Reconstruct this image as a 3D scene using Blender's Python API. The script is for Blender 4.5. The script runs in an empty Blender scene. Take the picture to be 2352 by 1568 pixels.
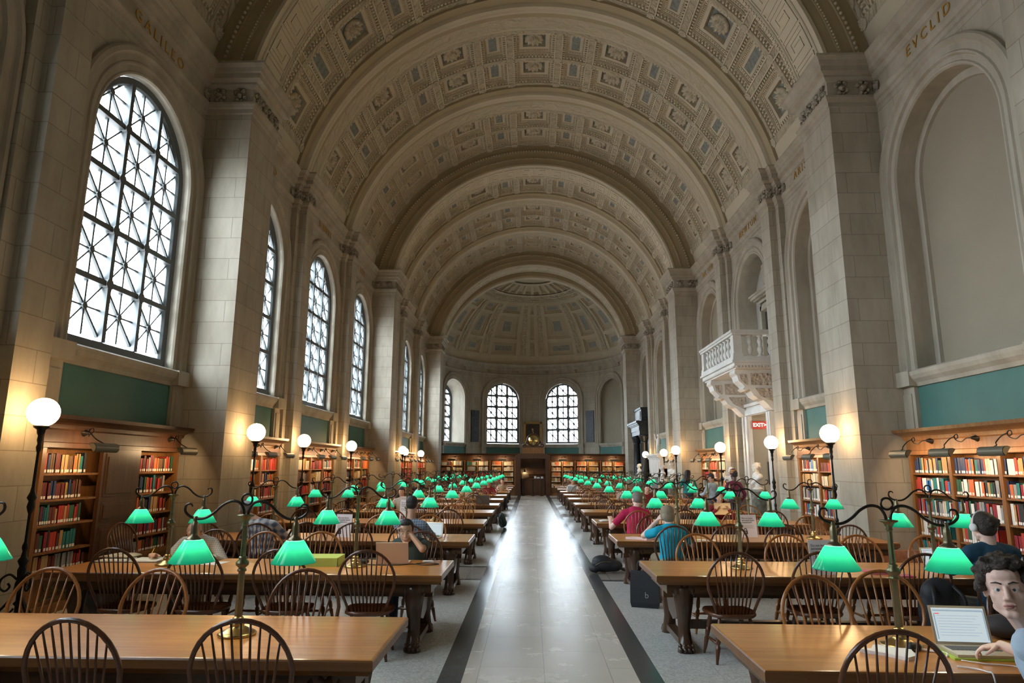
import bpy, math, random
import numpy as np
from mathutils import Vector, Matrix, noise
RND = random.Random(11)
sc = bpy.context.scene
PI = math.pi
# ------------------------------------------------------------------ camera, sky, exposure
cam_data = bpy.data.cameras.new('camera')
cam = bpy.data.objects.new('camera', cam_data)
sc.collection.objects.link(cam)
cam_data.sensor_width = 36.0
cam_data.lens = 36.0 * 1501.26 / 2352.0
cam_data.clip_end = 300
rx, ry, rz = (0.99959365, 0.02817495, 0.00432455), (0.00100488, -0.18644883, 0.98246416), (0.02848718, -0.98206059, -0.18640138)
m = Matrix(((rx[0], ry[0], rz[0], -0.122), (rx[1], ry[1], rz[1], 0.0), (rx[2], ry[2], rz[2], 1.858), (0, 0, 0, 1)))
cam.matrix_world = m
sc.camera = cam
sc.view_settings.view_transform = 'Standard'
sc.view_settings.look = 'None'
sc.view_settings.gamma = 1.0
sc.view_settings.use_curve_mapping = False
sc.view_settings.exposure = 1.32
try:
    sc.cycles.use_denoising = True
    sc.cycles.max_bounces = 9
    sc.cycles.diffuse_bounces = 5
    sc.cycles.glossy_bounces = 3
    sc.cycles.transparent_max_bounces = 8
    sc.cycles.transmission_bounces = 4
    sc.cycles.caustics_reflective = False
    sc.cycles.caustics_refractive = False
    sc.cycles.sample_clamp_indirect = 6.0
    sc.cycles.use_light_tree = True
except Exception:
    pass
SKY = 9.0
w = bpy.data.worlds.new('sky'); sc.world = w; w.use_nodes = True
nt = w.node_tree; nt.nodes.clear()
wo = nt.nodes.new('ShaderNodeOutputWorld'); bg = nt.nodes.new('ShaderNodeBackground')
tc = nt.nodes.new('ShaderNodeTexCoord'); sx = nt.nodes.new('ShaderNodeSeparateXYZ')
cr = nt.nodes.new('ShaderNodeValToRGB')
cr.color_ramp.elements[0].position = 0.44; cr.color_ramp.elements[0].color = (0.36, 0.37, 0.38, 1)
cr.color_ramp.elements[1].position = 0.53; cr.color_ramp.elements[1].color = (0.79, 0.91, 1.0, 1)
mr = nt.nodes.new('ShaderNodeMapRange'); mr.inputs[1].default_value = -1; mr.inputs[2].default_value = 1
nt.links.new(tc.outputs['Generated'], sx.inputs[0]); nt.links.new(sx.outputs[2], mr.inputs[0])
nt.links.new(mr.outputs[0], cr.inputs[0]); nt.links.new(cr.outputs[0], bg.inputs[0])
bg.inputs[1].default_value = SKY
nt.links.new(bg.outputs[0], wo.inputs[0])
GLOBE_E, SHADE_W, SHELF_W = 12.0, 1.8, 2.8
sun = bpy.data.lights.new('hazy_sun', 'SUN'); sun.energy = 3.0; sun.angle = rad0 = math.radians(42); sun.color = (0.86, 0.94, 1.0)
suno = bpy.data.objects.new('hazy_sun', sun); sc.collection.objects.link(suno)
suno.rotation_euler = Vector((0.50, 0.80, -0.36)).to_track_quat('-Z', 'Y').to_euler()

# ------------------------------------------------------------------ plan of the hall
WX = 6.4            # wall face
PX = 5.51           # pier face
P0, PER, PD = 11.45, 13.53, 1.22
PIERS = [P0 + PER * k for k in (-2, -1, 0, 1, 2)]
BAYC = [2.9, 7.375, 11.85]
PIL = [5.12, 9.62]
AY, AR = 43.46, 6.39
CZ, RV, RB = 8.27, 6.55, 5.65
ENT0, ENT1 = 8.55, 9.46
COL = sc.collection

# ------------------------------------------------------------------ materials
def newmat(name):
    mt = bpy.data.materials.new(name); mt.use_nodes = True
    n = mt.node_tree; b = n.nodes['Principled BSDF']
    return mt, n, b
def N(n, t, **kw):
    x = n.nodes.new(t)
    for k, v in kw.items():
        if isinstance(k, str) and hasattr(x, k): setattr(x, k, v)
    return x
def ramp(n, a, b, p0=0.0, p1=1.0):
    r = n.nodes.new('ShaderNodeValToRGB')
    r.color_ramp.elements[0].color = (*a, 1); r.color_ramp.elements[1].color = (*b, 1)
    r.color_ramp.elements[0].position = p0; r.color_ramp.elements[1].position = p1
    return r
def plain(name, col, rough=0.5, metal=0.0, spec=None, emit=None, es=0.0, var=0.0, scale=6.0, bump=0.0, bscale=40.0, coat=0.0):
    mt, n, b = newmat(name)
    b.inputs['Base Color'].default_value = (*col, 1)
    b.inputs['Roughness'].default_value = rough
    b.inputs['Metallic'].default_value = metal
    if spec is not None: b.inputs['Specular IOR Level'].default_value = spec
    if coat: b.inputs['Coat Weight'].default_value = coat; b.inputs['Coat Roughness'].default_value = 0.12
    if emit: b.inputs['Emission Color'].default_value = (*emit, 1); b.inputs['Emission Strength'].default_value = es
    if var or bump:
        t = N(n, 'ShaderNodeTexCoord')
        if var:
            ns = N(n, 'ShaderNodeTexNoise'); ns.inputs['Scale'].default_value = scale; ns.inputs['Detail'].default_value = 5
            r = ramp(n, tuple(c * (1 - var) for c in col), tuple(min(1, c * (1 + var)) for c in col), 0.3, 0.7)
            n.links.new(t.outputs['Object'], ns.inputs['Vector']); n.links.new(ns.outputs[0], r.inputs[0]); n.links.new(r.outputs[0], b.inputs['Base Color'])
        if bump:
            nb = N(n, 'ShaderNodeTexNoise'); nb.inputs['Scale'].default_value = bscale; nb.inputs['Detail'].default_value = 4
            bp = N(n, 'ShaderNodeBump'); bp.inputs['Strength'].default_value = bump; bp.inputs['Distance'].default_value = 0.02
            n.links.new(t.outputs['Object'], nb.inputs['Vector']); n.links.new(nb.outputs[0], bp.inputs['Height']); n.links.new(bp.outputs[0], b.inputs['Normal'])
    return mt
def stone(name, c1, c2, mortar, bw=0.95, bh=0.4, joint=0.008, rough=0.75, blocks=True):
    mt, n, b = newmat(name)
    g = N(n, 'ShaderNodeNewGeometry'); sp = N(n, 'ShaderNodeSeparateXYZ'); sn = N(n, 'ShaderNodeSeparateXYZ')
    n.links.new(g.outputs['Position'], sp.inputs[0]); n.links.new(g.outputs['True Normal'], sn.inputs[0])
    ab = [N(n, 'ShaderNodeMath', operation='ABSOLUTE') for _ in range(2)]
    n.links.new(sn.outputs[0], ab[0].inputs[0]); n.links.new(sn.outputs[1], ab[1].inputs[0])
    gt = N(n, 'ShaderNodeMath', operation='GREATER_THAN'); n.links.new(ab[0].outputs[0], gt.inputs[0]); n.links.new(ab[1].outputs[0], gt.inputs[1])
    mx = N(n, 'ShaderNodeMix'); n.links.new(gt.outputs[0], mx.inputs[0]); n.links.new(sp.outputs[0], mx.inputs[2]); n.links.new(sp.outputs[1], mx.inputs[3])
    cb = N(n, 'ShaderNodeCombineXYZ'); n.links.new(mx.outputs[0], cb.inputs[0]); n.links.new(sp.outputs[2], cb.inputs[1])
    br = N(n, 'ShaderNodeTexBrick'); br.offset = 0.5
    br.inputs['Color1'].default_value = (*c1, 1); br.inputs['Color2'].default_value = (*c2, 1); br.inputs['Mortar'].default_value = (*mortar, 1)
    br.inputs['Scale'].default_value = 1.0; br.inputs['Mortar Size'].default_value = joint; br.inputs['Mortar Smooth'].default_value = 0.3
    br.inputs['Brick Width'].default_value = bw; br.inputs['Row Height'].default_value = bh; br.inputs['Bias'].default_value = 0.0
    n.links.new(cb.outputs[0], br.inputs['Vector'])
    ns = N(n, 'ShaderNodeTexNoise'); ns.inputs['Scale'].default_value = 1.3; ns.inputs['Detail'].default_value = 6; ns.inputs['Roughness'].default_value = 0.65
    mp = N(n, 'ShaderNodeMapping'); mp.inputs['Scale'].default_value = (1.6, 1.6, 0.5)
    n.links.new(g.outputs['Position'], mp.inputs[0]); n.links.new(mp.outputs[0], ns.inputs['Vector'])
    r = ramp(n, (0.80, 0.78, 0.74), (1.12, 1.12, 1.12), 0.32, 0.68); n.links.new(ns.outputs[0], r.inputs[0])
    mm = N(n, 'ShaderNodeMix', data_type='RGBA', blend_type='MULTIPLY'); mm.inputs[0].default_value = 1.0
    n.links.new(r.outputs[0], mm.inputs[7])
    if blocks: n.links.new(br.outputs[0], mm.inputs[6])
    else: mm.inputs[6].default_value = (*c1, 1)
    n.links.new(mm.outputs[2], b.inputs['Base Color'])
    b.inputs['Roughness'].default_value = rough; b.inputs['Specular IOR Level'].default_value = 0.3
    if blocks:
        bp = N(n, 'ShaderNodeBump'); bp.inputs['Strength'].default_value = 0.5; bp.inputs['Distance'].default_value = 0.01; bp.invert = True
        n.links.new(br.outputs[1], bp.inputs['Height']); n.links.new(bp.outputs[0], b.inputs['Normal'])
    return mt
def carved(name, col, dark, scale=7.0, strength=0.9, uv=True):
    """plaster or stone with shallow foliage relief"""
    mt, n, b = newmat(name)
    t = N(n, 'ShaderNodeTexCoord')
    v = N(n, 'ShaderNodeTexVoronoi'); v.feature = 'SMOOTH_F1'; v.inputs['Scale'].default_value = scale; v.inputs['Smoothness'].default_value = 0.4
    wv = N(n, 'ShaderNodeTexWave'); wv.wave_type = 'RINGS'; wv.inputs['Scale'].default_value = scale * 0.35; wv.inputs['Distortion'].default_value = 6.0; wv.inputs['Detail'].default_value = 3; wv.inputs['Detail Scale'].default_value = 2.0
    src = t.outputs['Object']
    n.links.new(src, v.inputs['Vector']); n.links.new(src, wv.inputs['Vector'])
    ad = N(n, 'ShaderNodeMath', operation='ADD'); n.links.new(v.outputs[0], ad.inputs[0])
    ml = N(n, 'ShaderNodeMath', operation='MULTIPLY'); ml.inputs[1].default_value = 0.6; n.links.new(wv.outputs[1], ml.inputs[0]); n.links.new(ml.outputs[0], ad.inputs[1])
    bp = N(n, 'ShaderNodeBump'); bp.inputs['Strength'].default_value = strength; bp.inputs['Distance'].default_value = 0.075
    n.links.new(ad.outputs[0], bp.inputs['Height']); n.links.new(bp.outputs[0], b.inputs['Normal'])
    b.inputs['Base Color'].default_value = (*col, 1)
    b.inputs['Roughness'].default_value = 0.8; b.inputs['Specular IOR Level'].default_value = 0.2
    return mt
def wood(name, c1, c2, rough=0.3, scale=1.0, axis=0, coat=0.0, bump=0.05):
    mt, n, b = newmat(name)
    t = N(n, 'ShaderNodeTexCoord'); mp = N(n, 'ShaderNodeMapping')
    s = [22.0 * scale] * 3; s[axis] = 1.6 * scale; mp.inputs['Scale'].default_value = s
    ns = N(n, 'ShaderNodeTexNoise'); ns.inputs['Scale'].default_value = 1.0; ns.inputs['Detail'].default_value = 6; ns.inputs['Roughness'].default_value = 0.6; ns.inputs['Distortion'].default_value = 0.6
    r = ramp(n, c1, c2, 0.3, 0.72)
    n.links.new(t.outputs['Object'], mp.inputs[0]); n.links.new(mp.outputs[0], ns.inputs['Vector']); n.links.new(ns.outputs[0], r.inputs[0]); n.links.new(r.outputs[0], b.inputs['Base Color'])
    b.inputs['Roughness'].default_value = rough
    if coat: b.inputs['Coat Weight'].default_value = coat; b.inputs['Coat Roughness'].default_value = 0.1
    if bump:
        bp = N(n, 'ShaderNodeBump'); bp.inputs['Strength'].default_value = bump; bp.inputs['Distance'].default_value = 0.01
        n.links.new(ns.outputs[0], bp.inputs['Height']); n.links.new(bp.outputs[0], b.inputs['Normal'])
    return mt
def floor_slab(name, c1, c2, mort, bw, bh, joint, rough, speck=0.0, nscale=1.5, off=0.5, vn=(0.82, 1.1), sp_=0.5):
    mt, n, b = newmat(name)
    g = N(n, 'ShaderNodeNewGeometry')
    rot = N(n, 'ShaderNodeMapping'); rot.inputs['Rotation'].default_value = (0, 0, PI / 2)
    n.links.new(g.outputs['Position'], rot.inputs[0])
    br = N(n, 'ShaderNodeTexBrick'); br.offset = off
    br.inputs['Color1'].default_value = (*c1, 1); br.inputs['Color2'].default_value = (*c2, 1); br.inputs['Mortar'].default_value = (*mort, 1)
    br.inputs['Scale'].default_value = 1.0; br.inputs['Brick Width'].default_value = bw; br.inputs['Row Height'].default_value = bh; br.inputs['Mortar Size'].default_value = joint
    n.links.new(rot.outputs[0], br.inputs['Vector'])
    ns = N(n, 'ShaderNodeTexNoise'); ns.inputs['Scale'].default_value = nscale; ns.inputs['Detail'].default_value = 8; ns.inputs['Roughness'].default_value = 0.7
    n.links.new(g.outputs['Position'], ns.inputs['Vector'])
    r = ramp(n, (vn[0],) * 3, (vn[1],) * 3, 0.35, 0.65); n.links.new(ns.outputs[0], r.inputs[0])
    mm = N(n, 'ShaderNodeMix', data_type='RGBA', blend_type='MULTIPLY'); mm.inputs[0].default_value = 1.0
    n.links.new(br.outputs[0], mm.inputs[6]); n.links.new(r.outputs[0], mm.inputs[7])
    last = mm.outputs[2]
    if speck:
        v = N(n, 'ShaderNodeTexVoronoi'); v.inputs['Scale'].default_value = 55.0; n.links.new(g.outputs['Position'], v.inputs['Vector'])
        r2 = ramp(n, (1 - speck,) * 3, (1 + speck * 0.6,) * 3, 0.15, 0.85); n.links.new(v.outputs[1], r2.inputs[0])
        m2 = N(n, 'ShaderNodeMix', data_type='RGBA', blend_type='MULTIPLY'); m2.inputs[0].default_value = 1.0
        n.links.new(last, m2.inputs[6]); n.links.new(r2.outputs[0], m2.inputs[7]); last = m2.outputs[2]
    n.links.new(last, b.inputs['Base Color'])
    rr = ramp(n, (rough * 0.97,) * 3, (rough * 1.03,) * 3, 0.35, 0.65); n.links.new(ns.outputs[0], rr.inputs[0]); n.links.new(rr.outputs[0], b.inputs['Roughness'])
    b.inputs['Specular IOR Level'].default_value = sp_
    return mt

SAND1, SAND2 = (0.395, 0.355, 0.285), (0.445, 0.405, 0.33)
M = {}
M['stone'] = stone('sandstone_blocks', SAND1, SAND2, (0.28, 0.245, 0.19), joint=0.006)
M['stone_plain'] = stone('sandstone_moulding', (0.41, 0.37, 0.30), SAND2, SAND1, blocks=False)
M['stone_carved'] = carved('sandstone_carving', (0.40, 0.35, 0.28), (0.2, 0.17, 0.13), 9.0, 1.0, uv=False)
M['niche'] = plain('niche_plaster', (0.30, 0.255, 0.185), 0.85, var=0.05, scale=1.0)
M['green'] = plain('green_wall_panel', (0.055, 0.16, 0.135), 0.6, var=0.08, scale=2.0)
M['cream'] = plain('vault_plaster', (0.56, 0.495, 0.365), 0.85, var=0.06, scale=1.2)
M['cream_carved'] = carved('vault_relief', (0.53, 0.465, 0.335), (0.2, 0.16, 0.1), 6.0, 1.0)
M['frieze'] = carved('vault_scroll_frieze', (0.54, 0.475, 0.345), (0.2, 0.16, 0.1), 4.0, 0.9)
M['tan'] = plain('vault_rib_paint', (0.40, 0.33, 0.205), 0.8, var=0.06, scale=1.2)
M['ochre'] = plain('dome_tan_lit', (0.50, 0.435, 0.31), 0.85, var=0.05, scale=1.5)  # rib tan made lighter, the dome's brightness put into its colour
M['domeblue_lit'] = plain('dome_grey_blue_lit', (0.31, 0.325, 0.285), 0.85, var=0.15, scale=6)  # coffer blue lightened, standing in for light missing on the dome
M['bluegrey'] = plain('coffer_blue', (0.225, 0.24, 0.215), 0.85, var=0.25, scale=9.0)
M['pane'] = None
M['iron'] = plain('black_iron', (0.018, 0.017, 0.016), 0.42, metal=0.6)
M['winframe'] = plain('window_frame_paint', (0.085, 0.097, 0.098), 0.5)
M['brass'] = plain('aged_brass', (0.50, 0.36, 0.15), 0.3, metal=1.0, var=0.15, scale=14)
M['brass_dark'] = plain('patinated_brass', (0.20, 0.17, 0.10), 0.38, metal=0.85, var=0.2, scale=12)
M['bronze'] = plain('dark_bronze', (0.05, 0.043, 0.036), 0.36, metal=0.8)
M['reflector'] = plain('lamp_reflector', (0.16, 0.15, 0.11), 0.5, metal=0.5)
M['oak'] = wood('table_oak', (0.44, 0.165, 0.036), (0.64, 0.28, 0.072), 0.3, 0.7, 0, coat=0.12, bump=0.03)
M['oak_edge_shaded'] = wood('table_edge_oak_shaded', (0.13, 0.05, 0.014), (0.23, 0.095, 0.028), 0.32, 0.7, 0)  # darker edge: partly moulding tone, partly shade put into the colour
M['back'] = wood('screen_oak', (0.06, 0.028, 0.012), (0.11, 0.055, 0.024), 0.45, 0.5, 2)
M['darkwood'] = wood('table_leg_oak', (0.032, 0.014, 0.007), (0.085, 0.04, 0.018), 0.32, 1.2, 2, coat=0.2)
M['apron'] = wood('table_apron_oak', (0.05, 0.022, 0.009), (0.12, 0.055, 0.02), 0.35, 1.0, 0)
M['mahogany'] = wood('chair_mahogany', (0.062, 0.019, 0.007), (0.15, 0.048, 0.016), 0.3, 1.5, 2, coat=0.3)
M['oakchair'] = wood('chair_light_oak', (0.26, 0.088, 0.02), (0.42, 0.165, 0.042), 0.32, 1.5, 2, coat=0.25)
M['case'] = wood('bookcase_oak', (0.155, 0.064, 0.018), (0.28, 0.125, 0.04), 0.38, 0.9, 2)
M['case_x'] = wood('bookcase_oak_shelf', (0.155, 0.064, 0.018), (0.28, 0.125, 0.04), 0.38, 0.9, 1)
M['case_dark'] = wood('bookcase_dark_oak', (0.055, 0.023, 0.010), (0.11, 0.046, 0.02), 0.4, 0.9, 2)
M['marble'] = floor_slab('aisle_marble', (0.66, 0.60, 0.52), (0.70, 0.64, 0.56), (0.42, 0.405, 0.38), 1.1, 0.60, 0.004, 0.27, vn=(0.96, 1.03), sp_=0.26)
M['terrazzo'] = floor_slab('grey_terrazzo', (0.58, 0.58, 0.55), (0.60, 0.60, 0.57), (0.38, 0.385, 0.37), 1.6, 1.6, 0.003, 0.3, speck=0.25, vn=(0.94, 1.05))
M['slate'] = floor_slab('dark_floor_band', (0.075, 0.08, 0.082), (0.10, 0.105, 0.105), (0.05, 0.05, 0.05), 1.2, 5.0, 0.003, 0.2, nscale=4)
M['band'] = floor_slab('brown_floor_band', (0.30, 0.275, 0.24), (0.34, 0.315, 0.28), (0.2, 0.19, 0.17), 1.0, 0.6, 0.004, 0.2)
M['white_marble'] = plain('white_marble', (0.66, 0.63, 0.58), 0.45, var=0.12, scale=2.5)
M['warm_marble'] = carved('carved_marble', (0.50, 0.42, 0.34), (0.3, 0.25, 0.2), 11.0, 0.7, uv=False)
M['bust'] = plain('bust_marble', (0.74, 0.71, 0.66), 0.4, var=0.05, scale=8)
M['green_marble'] = plain('green_veined_marble', (0.22, 0.25, 0.22), 0.2, var=0.5, scale=7)
M['black_marble'] = plain('black_marble', (0.022, 0.028, 0.03), 0.2, var=0.5, scale=12, bump=0.3, bscale=60)
M['gold'] = plain('gold_leaf', (0.55, 0.33, 0.08), 0.45, metal=0.6)
M['white'] = plain('white_paper', (0.80, 0.78, 0.76), 0.7)
M['pinkpaper'] = plain('pink_paper', (0.82, 0.66, 0.66), 0.7)
M['manila'] = plain('manila_paper', (0.72, 0.50, 0.28), 0.7)
M['black'] = plain('matt_black', (0.012, 0.012, 0.013), 0.55)
M['ink'] = plain('dark_print', (0.06, 0.05, 0.08), 0.7)
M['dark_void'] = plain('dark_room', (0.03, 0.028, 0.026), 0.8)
M['doorway'] = plain('passage_plaster', (0.33, 0.28, 0.21), 0.8)
def mk_pane():
    mt, n, b = newmat('window_glass'); n.nodes.remove(b)
    o = n.nodes['Material Output']; t = N(n, 'ShaderNodeBsdfTransparent'); g = N(n, 'ShaderNodeBsdfGlossy'); mx = N(n, 'ShaderNodeMixShader')
    t.inputs[0].default_value = (0.96, 0.98, 1.0, 1); g.inputs['Roughness'].default_value = 0.05; mx.inputs[0].default_value = 0.05
    n.links.new(t.outputs[0], mx.inputs[1]); n.links.new(g.outputs[0], mx.inputs[2]); n.links.new(mx.outputs[0], o.inputs[0])
    return mt
M['pane'] = mk_pane()
def mk_shade():
    mt, n, b = newmat('green_glass_shade')
    o = n.nodes['Material Output']; t = N(n, 'ShaderNodeBsdfTranslucent'); t.inputs[0].default_value = (0.13, 0.58, 0.43, 1)
    b.inputs['Base Color'].default_value = (0.0, 0.22, 0.14, 1); b.inputs['Roughness'].default_value = 0.08
    b.inputs['Emission Color'].default_value = (0.0, 0.42, 0.28, 1); b.inputs['Emission Strength'].default_value = 0.2
    ad = N(n, 'ShaderNodeMixShader'); ad.inputs[0].default_value = 0.62
    n.links.new(b.outputs[0], ad.inputs[1]); n.links.new(t.outputs[0], ad.inputs[2]); n.links.new(ad.outputs[0], o.inputs[0])
    return mt
M['shade'] = mk_shade()
def emis(name, col, s):
    mt, n, b = newmat(name); n.nodes.remove(b)
    e = N(n, 'ShaderNodeEmission'); e.inputs[0].default_value = (*col, 1); e.inputs[1].default_value = s
    n.links.new(e.outputs[0], n.nodes['Material Output'].inputs[0]); return mt
M['globe'] = emis('lit_opal_globe', (1.0, 0.62, 0.29), GLOBE_E)
M['bulb'] = emis('lit_bulb', (1.0, 0.8, 0.55), 2.0)
BOOKC = dict(red=(0.42, 0.035, 0.02), crimson=(0.25, 0.012, 0.02), maroon=(0.12, 0.018, 0.014), orange=(0.55, 0.13, 0.035), tan=(0.42, 0.25, 0.10), ochre=(0.33, 0.19, 0.05), brown=(0.12, 0.06, 0.025),
             black=(0.02, 0.02, 0.022), navy=(0.02, 0.035, 0.10), blue=(0.035, 0.16, 0.42), teal=(0.02, 0.17, 0.17), green=(0.025, 0.10, 0.05), grey=(0.27, 0.27, 0.26), cream=(0.62, 0.54, 0.40), white=(0.72, 0.71, 0.68))
BM = {k: plain('book_cloth_' + k, v, 0.5) for k, v in BOOKC.items()}

# ------------------------------------------------------------------ mesh helper
def unit(v):
    v = Vector(v); return v / (v.length or 1)
class MB:
    def __init__(s, M=None):
        s.v = []; s.f = []; s.mi = []; s.sm = []; s.uv = None; s.M = M; s.m = 0; s.smooth = False; s.fn = None
    def p(s, c):
        if s.fn: c = s.fn(*c)
        if s.M is not None: c = s.M @ Vector(c)
        s.v.append((c[0], c[1], c[2])); return len(s.v) - 1
    def face(s, idx):
        s.f.append(tuple(idx)); s.mi.append(s.m); s.sm.append(s.smooth)
    def poly(s, pts):
        s.face([s.p(c) for c in pts])
    def box(s, x0, x1, y0, y1, z0, z1):
        i = [s.p(c) for c in ((x0, y0, z0), (x1, y0, z0), (x1, y1, z0), (x0, y1, z0), (x0, y0, z1), (x1, y0, z1), (x1, y1, z1), (x0, y1, z1))]
        for q in ((0, 3, 2, 1), (4, 5, 6, 7), (0, 1, 5, 4), (1, 2, 6, 5), (2, 3, 7, 6), (3, 0, 4, 7)): s.face([i[k] for k in q])
    def bar(s, a, b, wx, wy, up=(0, 0, 1)):
        """square bar from a to b"""
        a, b = Vector(a), Vector(b); d = unit(b - a); u = Vector(up)
        if abs(d.dot(u)) > 0.98: u = Vector((0, 1, 0)) if abs(d.y) < 0.9 else Vector((1, 0, 0))
        x = unit(d.cross(u)); y = unit(x.cross(d))
        rr = [[s.p(c + x * (sx_ * wx / 2) + y * (sy_ * wy / 2)) for sx_, sy_ in ((-1, -1), (1, -1), (1, 1), (-1, 1))] for c in (a, b)]
        for k in range(4): s.face((rr[0][k], rr[0][(k + 1) % 4], rr[1][(k + 1) % 4], rr[1][k]))
        s.face(rr[0][::-1]); s.face(rr[1])
    def loft(s, rings, close=False, caps=True, cyc=True):
        idx = [[s.p(c) for c in r] for r in rings]; n = len(idx[0])
        L = len(idx) if close else len(idx) - 1
        for i in range(L):
            a, b = idx[i], idx[(i + 1) % len(idx)]
            for k in range(n if cyc else n - 1): s.face((a[k], a[(k + 1) % n], b[(k + 1) % n], b[k]))
        if caps and not close and cyc: s.face(idx[0][::-1]); s.face(idx[-1])
    def tube(s, pts, r, n=8, close=False, caps=True, flat=1.0):
        pts = [Vector(c) for c in pts]; rs = r if isinstance(r, (list, tuple)) else [r] * len(pts)
        rings = []; ref = None; K = len(pts)
        for i, c in enumerate(pts):
            if close: d = pts[(i + 1) % K] - pts[i - 1]
            else: d = pts[min(i + 1, K - 1)] - pts[max(i - 1, 0)]
            d = unit(d)
            if ref is None:
                ref = Vector((0, 0, 1)) if abs(d.z) < 0.9 else Vector((1, 0, 0))
                ref = unit(ref - d * ref.dot(d))
            else:
                ref = unit(ref - d * ref.dot(d))
            b = d.cross(ref)
            rings.append([c + ref * (math.cos(2 * PI * k / n) * rs[i]) + b * (math.sin(2 * PI * k / n) * rs[i] * flat) for k in range(n)])
        o = s.smooth; s.smooth = True; s.loft(rings, close, caps); s.smooth = o
    def lathe(s, prof, n=16, o=(0, 0, 0), axis='z', caps=True, sq=False):
        rings = []
        for r, z in prof:
            ring = []
            for k in range(n):
                a = 2 * PI * (k + 0.5) / n
                x, y = math.cos(a) * r, math.sin(a) * r
                c = (x, y, z) if axis == 'z' else ((z, x, y) if axis == 'x' else (y, z, x))
                ring.append((o[0] + c[0], o[1] + c[1], o[2] + c[2]))
            rings.append(ring)
        ol = s.smooth; s.smooth = not sq; s.loft(rings, False, caps); s.smooth = ol
    def ball(s, c, r, n=12, m_=8, R=None):
        r = (r, r, r) if not isinstance(r, (tuple, list)) else r
        rings = []
        for i in range(1, m_):
            t = PI * i / m_ ; ring = []
            for k in range(n):
                a = 2 * PI * k / n; q = Vector((math.cos(a) * math.sin(t) * r[0], math.sin(a) * math.sin(t) * r[1], -math.cos(t) * r[2]))
                if R is not None: q = R @ q
                ring.append(Vector(c) + q)
            rings.append(ring)
        ol = s.smooth; s.smooth = True
        idx = [[s.p(q) for q in ring] for ring in rings]
        for i in range(len(idx) - 1):
            for k in range(n): s.face((idx[i][k], idx[i][(k + 1) % n], idx[i + 1][(k + 1) % n], idx[i + 1][k]))
        e = [Vector((0, 0, -r[2])), Vector((0, 0, r[2]))]
        if R is not None: e = [R @ q for q in e]
        b, t = s.p(Vector(c) + e[0]), s.p(Vector(c) + e[1])
        for k in range(n):
            s.face((idx[0][(k + 1) % n], idx[0][k], b)); s.face((idx[-1][k], idx[-1][(k + 1) % n], t))
        s.smooth = ol
    def prism(s, poly, fa, fb):
        """poly 2d list; fa, fb map a 2d point to 3d on both ends"""
        a = [s.p(fa(*q)) for q in poly]; b = [s.p(fb(*q)) for q in poly]; n = len(poly)
        s.face(a[::-1]); s.face(b)
        for k in range(n): s.face((a[k], a[(k + 1) % n], b[(k + 1) % n], b[k]))
    def mesh(s, name, mats):
        me = bpy.data.meshes.new(name)
        me.from_pydata(s.v, [], s.f)
        for q in mats: me.materials.append(q)
        me.polygons.foreach_set('material_index', s.mi); me.polygons.foreach_set('use_smooth', s.sm)
        me.update(); return me
    def build(s, name, mats, parent=None, loc=None):
        if not isinstance(mats, (list, tuple)): mats = [mats]
        o = bpy.data.objects.new(name, s.mesh(name, mats)); COL.objects.link(o)
        if parent is not None: o.parent = parent
        if loc is not None: o.location = loc
        return o
def empty(name, loc=(0, 0, 0), rz=0.0):
    o = bpy.data.objects.new(name, None); COL.objects.link(o); o.location = loc; o.rotation_euler = (0, 0, rz); o.empty_display_size = 0.1; return o
def tag(o, label, cat, group=None):
    o['label'] = label; o['category'] = cat
    if group: o['group'] = group
    return o
def struct(o): o['kind'] = 'structure'; return o
def copy_tree(o, parent=None):
    c = o.copy(); COL.objects.link(c)
    if parent is not None: c.parent = parent
    for ch in o.children: copy_tree(ch, c)
    return c
ORD = ['', 'first', 'second', 'third', 'fourth', 'fifth', 'sixth', 'seventh', 'eighth', 'ninth', 'tenth', 'eleventh', 'twelfth', 'thirteenth', 'fourteenth', 'fifteenth', 'sixteenth', 'seventeenth', 'eighteenth', 'nineteenth', 'twentieth']
ORD += ['twenty-' + ORD[i] for i in range(1, 10)] + ['thirtieth'] + ['thirty-' + ORD[i] for i in range(1, 10)]
def arc(c, r, a0, a1, n):
    return [(c[0] + r * math.cos(math.radians(a0 + (a1 - a0) * i / n)), c[1] + r * math.sin(math.radians(a0 + (a1 - a0) * i / n))) for i in range(n + 1)]
def spline(pts, n=8):
    """Catmull-Rom through 3d points"""
    P = [Vector(p) for p in pts]; P = [P[0] * 2 - P[1]] + P + [P[-1] * 2 - P[-2]]; out = []
    for i in range(1, len(P) - 2):
        for k in range(n):
            t = k / n; a, b, c, d = P[i - 1:i + 3]
            out.append(0.5 * ((2 * b) + (c - a) * t + (2 * a - 5 * b + 4 * c - d) * t * t + (3 * b - a - 3 * c + d) * t ** 3))
    out.append(P[-2]); return out

def textmesh(name, body, size, mt, parent, loc, rot, ex=0.001, sp=1.0, off=0.0, al='CENTER'):
    cu = bpy.data.curves.new(name, 'FONT'); cu.body = body; cu.size = size; cu.extrude = ex; cu.align_x = al; cu.align_y = 'CENTER'; cu.space_character = sp; cu.offset = off; cu.resolution_u = 3
    t = bpy.data.objects.new(name + '_src', cu); COL.objects.link(t)
    me = bpy.data.meshes.new_from_object(t.evaluated_get(bpy.context.evaluated_depsgraph_get())); bpy.data.objects.remove(t, do_unlink=True)
    me.materials.clear(); me.materials.append(mt); o = bpy.data.objects.new(name, me); COL.objects.link(o); o.location = loc; o.rotation_euler = rot
    if parent is not None: o.parent = parent
    return o
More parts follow.
